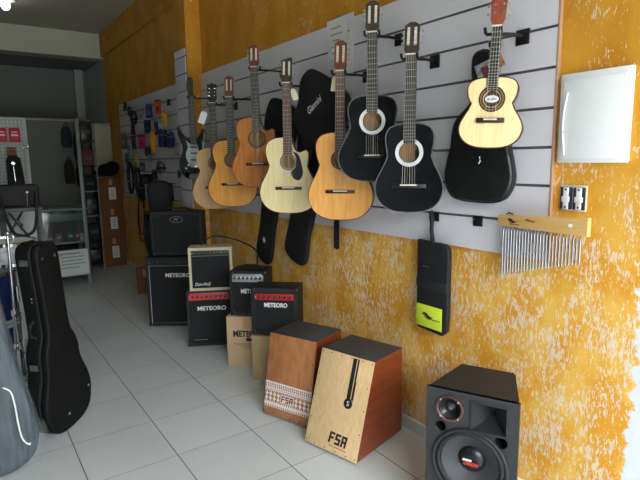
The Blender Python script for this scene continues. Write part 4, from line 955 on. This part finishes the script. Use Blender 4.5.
b = MB(); b.box((.84, -.20, .87), (.42, .02, .09), bev=.002); b.build('pale_upper_strip', mat('pale_green_glass_strip', (150, 172, 168), .3), t)
t = thing('notice_board', 'white printed notice leaning in the lower shelf of the glass counter', 'sign', (1.07, 7.10, .135))
b = MB(); b.box((0, .0, .165), (.40, .008, .33)); b.build('board', mat('notice_white', (206, 212, 212), .6), t)
b = MB()
for k, wk in enumerate((.25, .34, .3, .36, .22)): b.box((-.02, -.005, .285 - k * .045), (wk, .001, .010 if k else .014))
b.build('printed_lines', mat('grey_print', (120, 120, 120), .7), t)
ic = [('small pink packet on the counter shelf, left of the blue one', .965, .07, .11, mat('pink_box', (206, 92, 104), .5)), ('small grey packet at the left of the counter shelf', .87, .06, .10, GREYB), ('small blue packet on the counter shelf', 1.10, .07, .13, mat('blue_box', (44, 92, 150), .5)),
      ('small red packet on the counter shelf beside the right post', 1.18, .05, .12, mat('red_box', (178, 44, 52), .5)), ('dark red packet at the far left of the counter shelf', .79, .07, .08, DRED), ('small pale packet at the right end of the counter shelf', 1.235, .04, .09, WHITE)]
for lab, x, w_, h_, m_ in ic:
    b = MB(); b.box((0, 0, h_ / 2), (w_, .05, h_), bev=.004); b.box((0, -.026, h_ * .55), (w_ * .6, .002, h_ * .25), 1); o = b.build('retail_packet', [m_, WHITE]); o.location = (x, 7.22, .562); tag(o, lab, 'packet')
# wire grid panel with goods, standing on the counter
t = thing('grid_display', 'white grid display board standing on the left part of the counter', 'display board', (.20, 7.22, .992))
b = MB(); b.box((0, .012, .545), (1.02, .012, 1.09)); b.build('backing_sheet', mat('grey_white_backing', (176, 186, 184), .6), t)
for k in range(26): b = MB(); x = -.50 + k * .04; b.cyl((x, 0, 0), (x, 0, 1.08), .003, n=5); b.build('grid_wire', WHITE, t) if k > 8 else b.bm.free()
for k in range(27): b = MB(); z = .01 + k * .04; b.cyl((-.50, -.003, z), (.50, -.003, z), .003, n=5); b.build('grid_wire', WHITE, t)
b = MB(); b.box((.505, 0, .55), (.045, .03, 1.10), bev=.003); b.box((0, 0, 1.095), (1.03, .03, .02)); b.build('frame', mat('pale_frame', (196, 198, 192), .5), t)
REDK = mat('red_packet', (208, 28, 40), .5)
for k, (x, z, w_, h_, m_, m2_, lab) in enumerate(((.595, 1.89, .115, .165, REDK, WHITE, 'red packet hanging on the white grid board beside its right post'), (.465, 1.89, .10, .165, REDK, WHITE, 'red packet hanging on the grid board, left of the other red packet'),
        (.545, 1.70, .10, .10, mat('wood_brown_card', (150, 92, 52), .6), BLACK, 'brown card hanging below the red packet on the grid board'))):
    t = thing('accessory_packet', lab, 'packet', (x, 7.185, z))
    b = MB(); b.box((0, 0, 0), (w_, .02, h_), bev=.005); b.build('packet_body', m_, t)
    b = MB(); b.box((0, -.011, .0), (w_ * .6, .003, .02)); b.box((0, -.011, .035), (w_ * .5, .003, .012)); b.build('printed_patch', m2_, t)
t = thing('hanging_bag', 'long black bag hanging from the white grid board', 'bag', (.55, 7.16, 1.38))
b = MB(); b.prism([(-.085, -.26), (.10, -.26), (.105, -.1), (.075, .24), (.04, .27), (-.04, .27), (-.07, .22)], -.03, .02, bev=.012); b.build('bag_shell', NYLON, t)
b = MB(); b.cyl((-.005, -.036, .14), (.0, -.036, -.03), .005, n=6); b.box((-.005, -.036, .18), (.035, .006, .03), rot=Matrix.Rotation(R(40), 4, 'Y')); b.build('silver_zip', CHROME, t)
t = thing('metal_bracket', 'chrome clamp on the right post of the grid board', 'clamp', (.695, 7.165, 1.74))
b = MB(); b.cyl((-.03, 0, .0), (.03, 0, .02), .02, n=14); b.build('clamp_barrel', CHROME, t); b = MB(); b.cyl((0, -.03, .01), (0, .03, .01), .008, n=8); b.ball((0, -.035, .01), .014); b.build('wing_screw', CHROME, t)
b = MB(); b.lathe([(.022, 0), (.026, .005), (.030, 0), (.026, -.005), (.022, 0)], (.44, 7.19, 1.35), n=24); tag(b.build('tape_roll', WHITE), 'white ring hanging at the far left of the grid board', 'ring')
b = MB(); b.tube(spline([(1.30, 7.14, 2.08), (1.5, 7.2, 2.055), (1.75, 7.4, 2.04), (1.985, 7.9, 2.05)], 5), .004, n=5); tag(b.build('wire', MATTE), 'thin dark wire strung from the counter post to the yellow wall', 'wire')
# ceiling lamp
t = thing('ceiling_lamp', 'round ceiling lamp glowing at the upper left', 'lamp', (.66, 7.40, ZC))
b = MB(); b.lathe([(.0, .0), (.11, 0), (.11, -.02), (.06, -.03), (0, -.03)], axis='Z', n=28); b.build('base', WHITE, t)
b = MB(); b.ball((0, 0, -.075), .05, sc=(1, 1, 1.1)); b.build('bulb', mat('lamp_glow', (255, 255, 250), .4, emit=(255, 250, 240, 9)), t)

# ================================================================== LEFT FOREGROUND
# hard guitar case
def hard_case():
    t = thing('guitar_case', 'upright black hard guitar case with small silver latches on the tiled floor', 'guitar case', (.425, 3.215, .005), rot=(0, R(-5.0), R(46)))
    L_ = 1.12; w = .205; h = .52
    prof = [p for p in spline([(0, 0), (.5 * w, .012), (.84 * w, .06), (w, .165), (.95 * w, .26), (.76 * w, .36), (.70 * w, .42), (.70 * w, .47), (.62 * w, .535), (.47 * w, .60), (.44 * w, .72), (.44 * w, 1.02), (.40 * w, 1.09), (.26 * w, L_), (0, L_ + .004)], 5)]
    pts = prof[:-1] + [(-x, z) for x, z in prof[::-1]][:-1]
    CM = mat('case_black_vinyl', (11, 11, 12), .65, var=.3, scale=90, bump=.15, spec=.25)
    b = MB(); b.prism(pts, .0, .045, bev=.014); b.build('lid', CM, t)
    b = MB(); b.prism(pts, .047, .140, bev=.014); b.build('shell', CM, t)
    b = MB(); b.tube([(x, .046, z) for x, z in shrink(pts, .0015)] + [(pts[0][0], .046, pts[0][1])], .0022, n=5); b.build('seam_trim', mat('seam_dark_grey', (46, 48, 50), .5), t)
    for x, z in ((-.055, 1.045), (-.04, .10), (.165, .17), (.045, 1.04)):
        b = MB(); b.cyl((x, -.004, z), (x, .003, z), .009, n=12); b.build('silver_stud', CHROME, t)
    def side(z):
        best = min(((abs(q[1] - z), q[0]) for q in pts if q[0] < 0)); return best[1]
    for z in (1.03, .83, .81, .44, .14):
        x = side(z); big = z in (1.03, .44)
        b = MB(); b.box((x - .002, .085 if big else .07, z), (.008, .05 if big else .012, .035 if big else .012), bev=.002); b.build('latch', CHROME if not big else STEEL, t)
    x = side(.6) - .004
    b = MB(); b.tube([(x, .08, .70), (x - .03, .08, .68), (x - .032, .08, .62), (x, .08, .60)], .009, n=8); b.build('handle', MATTE, t)
hard_case()
# plastic wrapped bag at the very left
t = thing('wrapped_gig_bag', 'dark blue-grey padded instrument bag in clear plastic at the lower left edge', 'instrument bag', (-.018, 2.90, .004), rot=(R(-5), R(0), R(6)))
prof = spline([(0, 0), (.10, .006), (.185, .05), (.226, .14), (.228, .24), (.205, .38), (.180, .52), (.158, .66), (.140, .80), (.122, .95), (.09, 1.05), (0, 1.09)], 5)
pts = prof[:-1] + [(-x, z) for x, z in prof[::-1]][:-1]
b = MB(); b.prism(pts, -.08, .08, bev=.05); bo = b.build('padded_bag', mat('slate_bag_painted_highlights', (26, 33, 40), .5, rgb2=(66, 78, 88), scale=5, stretch=(9, 9, .8), bump=.4), t)  # slate fabric; paler upright streaks in its colour imitate highlights on the plastic
for f in bo.data.polygons: f.use_smooth = True
pl = mat('clear_plastic_wrap', (235, 240, 242), .14, alpha=.05, bump=1.0, scale=9, stretch=(3, 3, .6))
b = MB(); pw = [(x * 1.035 + (.03 if x > .12 and z < .2 else 0), z if z > .05 else z * .4) for x, z in pts]; b.prism(pw, -.09, .09, bev=.05); b.build('plastic_wrap', pl, t)
b = MB(); b.tube(spline([(.085, -.098, .46), (.115, -.100, .43), (.125, -.103, .36), (.130, -.100, .26), (.140, -.100, .18), (.165, -.095, .14), (.172, -.092, .145)], 5), .004, n=6); b.build('white_cord', LOGO, t)
# chrome stand
t = thing('cymbal_stand', 'chrome tripod stand between the plastic-wrapped bag and the guitar case', 'stand', (.19, 3.72, 0), rot=(0, R(1.2), 0))
b = MB(); b.cyl((0, 0, .10), (0, 0, .62), .013, n=12); b.build('lower_tube', CHROME, t)
b = MB(); b.cyl((0, 0, .60), (0, 0, 1.12), .009, n=12); b.build('upper_tube', CHROME, t)
for z in (.62, .40): b = MB(); b.cyl((0, 0, z - .02), (0, 0, z + .02), .020, n=14); b.cyl((.0, -.045, z), (0, 0, z), .006, n=8); b.box((0, -.05, z), (.012, .008, .04), bev=.003); b.build('clamp', CHROME, t)
for a in (20, 140, 260):
    c, s_ = math.cos(R(a)), math.sin(R(a)); b = MB(); b.cyl((c * .01, s_ * .01, .40), (c * .22, s_ * .22, .02), .008, n=8); b.cyl((0, 0, .14), (c * .13, s_ * .13, .19), .006, n=8); lg = b.build('leg', CHROME, t)
    b = MB(); b.ball((c * .22, s_ * .22, .016), .016); b.build('rubber_foot', MATTE, lg)
b = MB(); b.ball((0, 0, 1.125), .016); b.cyl((-.02, 0, 1.09), (.03, 0, 1.09), .007, n=8); b.box((.03, 0, 1.09), (.01, .006, .035), bev=.002); b.build('wing_nut', CHROME, t)
# drums
def drum(label, loc, r, h, shell, rot=(0, 0, 0), n=8):
    t = thing('drum', label, 'drum', loc, rot=rot)
    b = MB(); b.cyl((0, 0, .02), (0, 0, h - .02), r, n=40); b.build('shell', shell, t)
    for z, nm in ((h - .012, 'batter_head'), (.006, 'bottom_head')): b = MB(); b.cyl((0, 0, z - .008), (0, 0, z + .006), r * .985, n=40); b.build(nm, WHITE, t)
    for z in (.012, h - .012): b = MB(); b.lathe([(r + .001, -.014), (r + .009, -.012), (r + .011, .010), (r + .004, .014), (r + .001, .0)], (0, 0, z), axis='Z', n=40); b.build('hoop', CHROME, t)
    for k in range(n):
        a = 2 * math.pi * (k + .5) / n; x, y = (r + .012) * math.cos(a), (r + .012) * math.sin(a)
        b = MB(); b.cyl((x, y, .0), (x, y, h), .0035, n=6); b.cyl((x, y, h * .35), (x, y, h * .65), .010, n=10); b.build('tension_rod', CHROME, t)
    return t
PEARL = mat('white_marine_pearl', (206, 208, 204), .2, rgb2=(120, 130, 136), scale=14, coat=.6)
BLUED = mat('blue_drum_wrap', (22, 44, 92), .2, coat=.6)
drum('white pearl drum at the top of the drum stack behind the chrome stand', (.21, 4.15, .87), .19, .16, PEARL)
drum('blue drum low at the left edge behind the chrome stand', (.04, 4.22, .02), .225, .44, BLUED)
drum('blue-shelled drum in the middle of the drum stack', (.04, 4.22, .465), .225, .36, BLUED)
t = thing('drum_stool', 'round pale cushioned stool beside the drums, behind the guitar case', 'stool', (.44, 4.44, .0))
b = MB(); b.cyl((0, 0, .76), (0, 0, .84), .16, n=32); b.build('seat', mat('cream_cushion', (196, 190, 164), .6), t)
b = MB(); b.cyl((0, 0, .1), (0, 0, .76), .015, n=12); b.build('post', CHROME, t)
for a in (30, 150, 270): b = MB(); b.cyl((0, 0, .35), (.2 * math.cos(R(a)), .2 * math.sin(R(a)), .012), .009, n=8); b.build('leg', CHROME, t)
# white boxes with black folded stand and hanging strap
t = thing('white_carton', 'white cardboard carton standing behind the folded black stand', 'box', (.27, 5.15, .0))
b = MB(); b.box((0, .1, .60), (.50, .2, 1.20), bev=.004); b.build('carton_body', mat('white_carton', (206, 210, 206), .7, var=.06, scale=4), t)
b = MB(); b.box((0, -.001, .60), (.05, .002, 1.19)); b.build('packing_tape', GREYB, t)
t = thing('folding_stand', 'black folding X-shaped stand in front of the white carton', 'stand', (.365, 5.05, .78))
for sg in (-1, 1): b = MB(); b.cyl((-.10 * sg, .012 * sg, .12), (.10 * sg, .012 * sg, .45), .009, n=8); b.build('cross_tube', GREYB, t)
for sg in (-1, 1): b = MB(); b.cyl((.10 * sg, 0, -.77), (.10 * sg, 0, .12), .009, n=8); b.build('leg', GREYB, t)
b = MB(); b.box((.02, -.012, .27), (.03, .02, .06), rot=Matrix.Rotation(R(-35), 4, 'Y'), bev=.004); b.build('locking_plate', BLACK, t)
t = thing('shoulder_bag', 'black shoulder bag with a long strap hanging in a curve above the pearl drum', 'bag', (.30, 4.62, 1.22))
b = MB(); b.box((-.02, .05, .09), (.46, .16, .17), bev=.03); b.build('bag_body', NYLON, t)
b = MB(); b.tube(spline([(-.06, -.04, .12), (-.045, -.05, -.03), (.0, -.05, -.18), (.05, -.05, -.215), (.10, -.05, -.215), (.15, -.05, -.17), (.175, -.05, -.03), (.18, -.04, .12)], 5), .012, n=8); b.build('strap', NYLON, t)
b = MB(); b.cyl((.115, -.05, .0), (.12, -.05, .10), .005, n=8); b.ball((.121, -.05, .115), .014); b.build('chrome_pull', CHROME, t)
t = thing('side_table', 'tall narrow grey table carrying the black shoulder bag', 'table', (.22, 4.72, 0))
b = MB(); b.box((0, 0, 1.20), (.60, .26, .03), bev=.004); b.build('table_top', GREYB, t)
for x in (-.28, .28):
    for y in (-.1, .1): b = MB(); b.box((x, y, .595), (.025, .025, 1.18)); b.build('leg', GREYB, t)
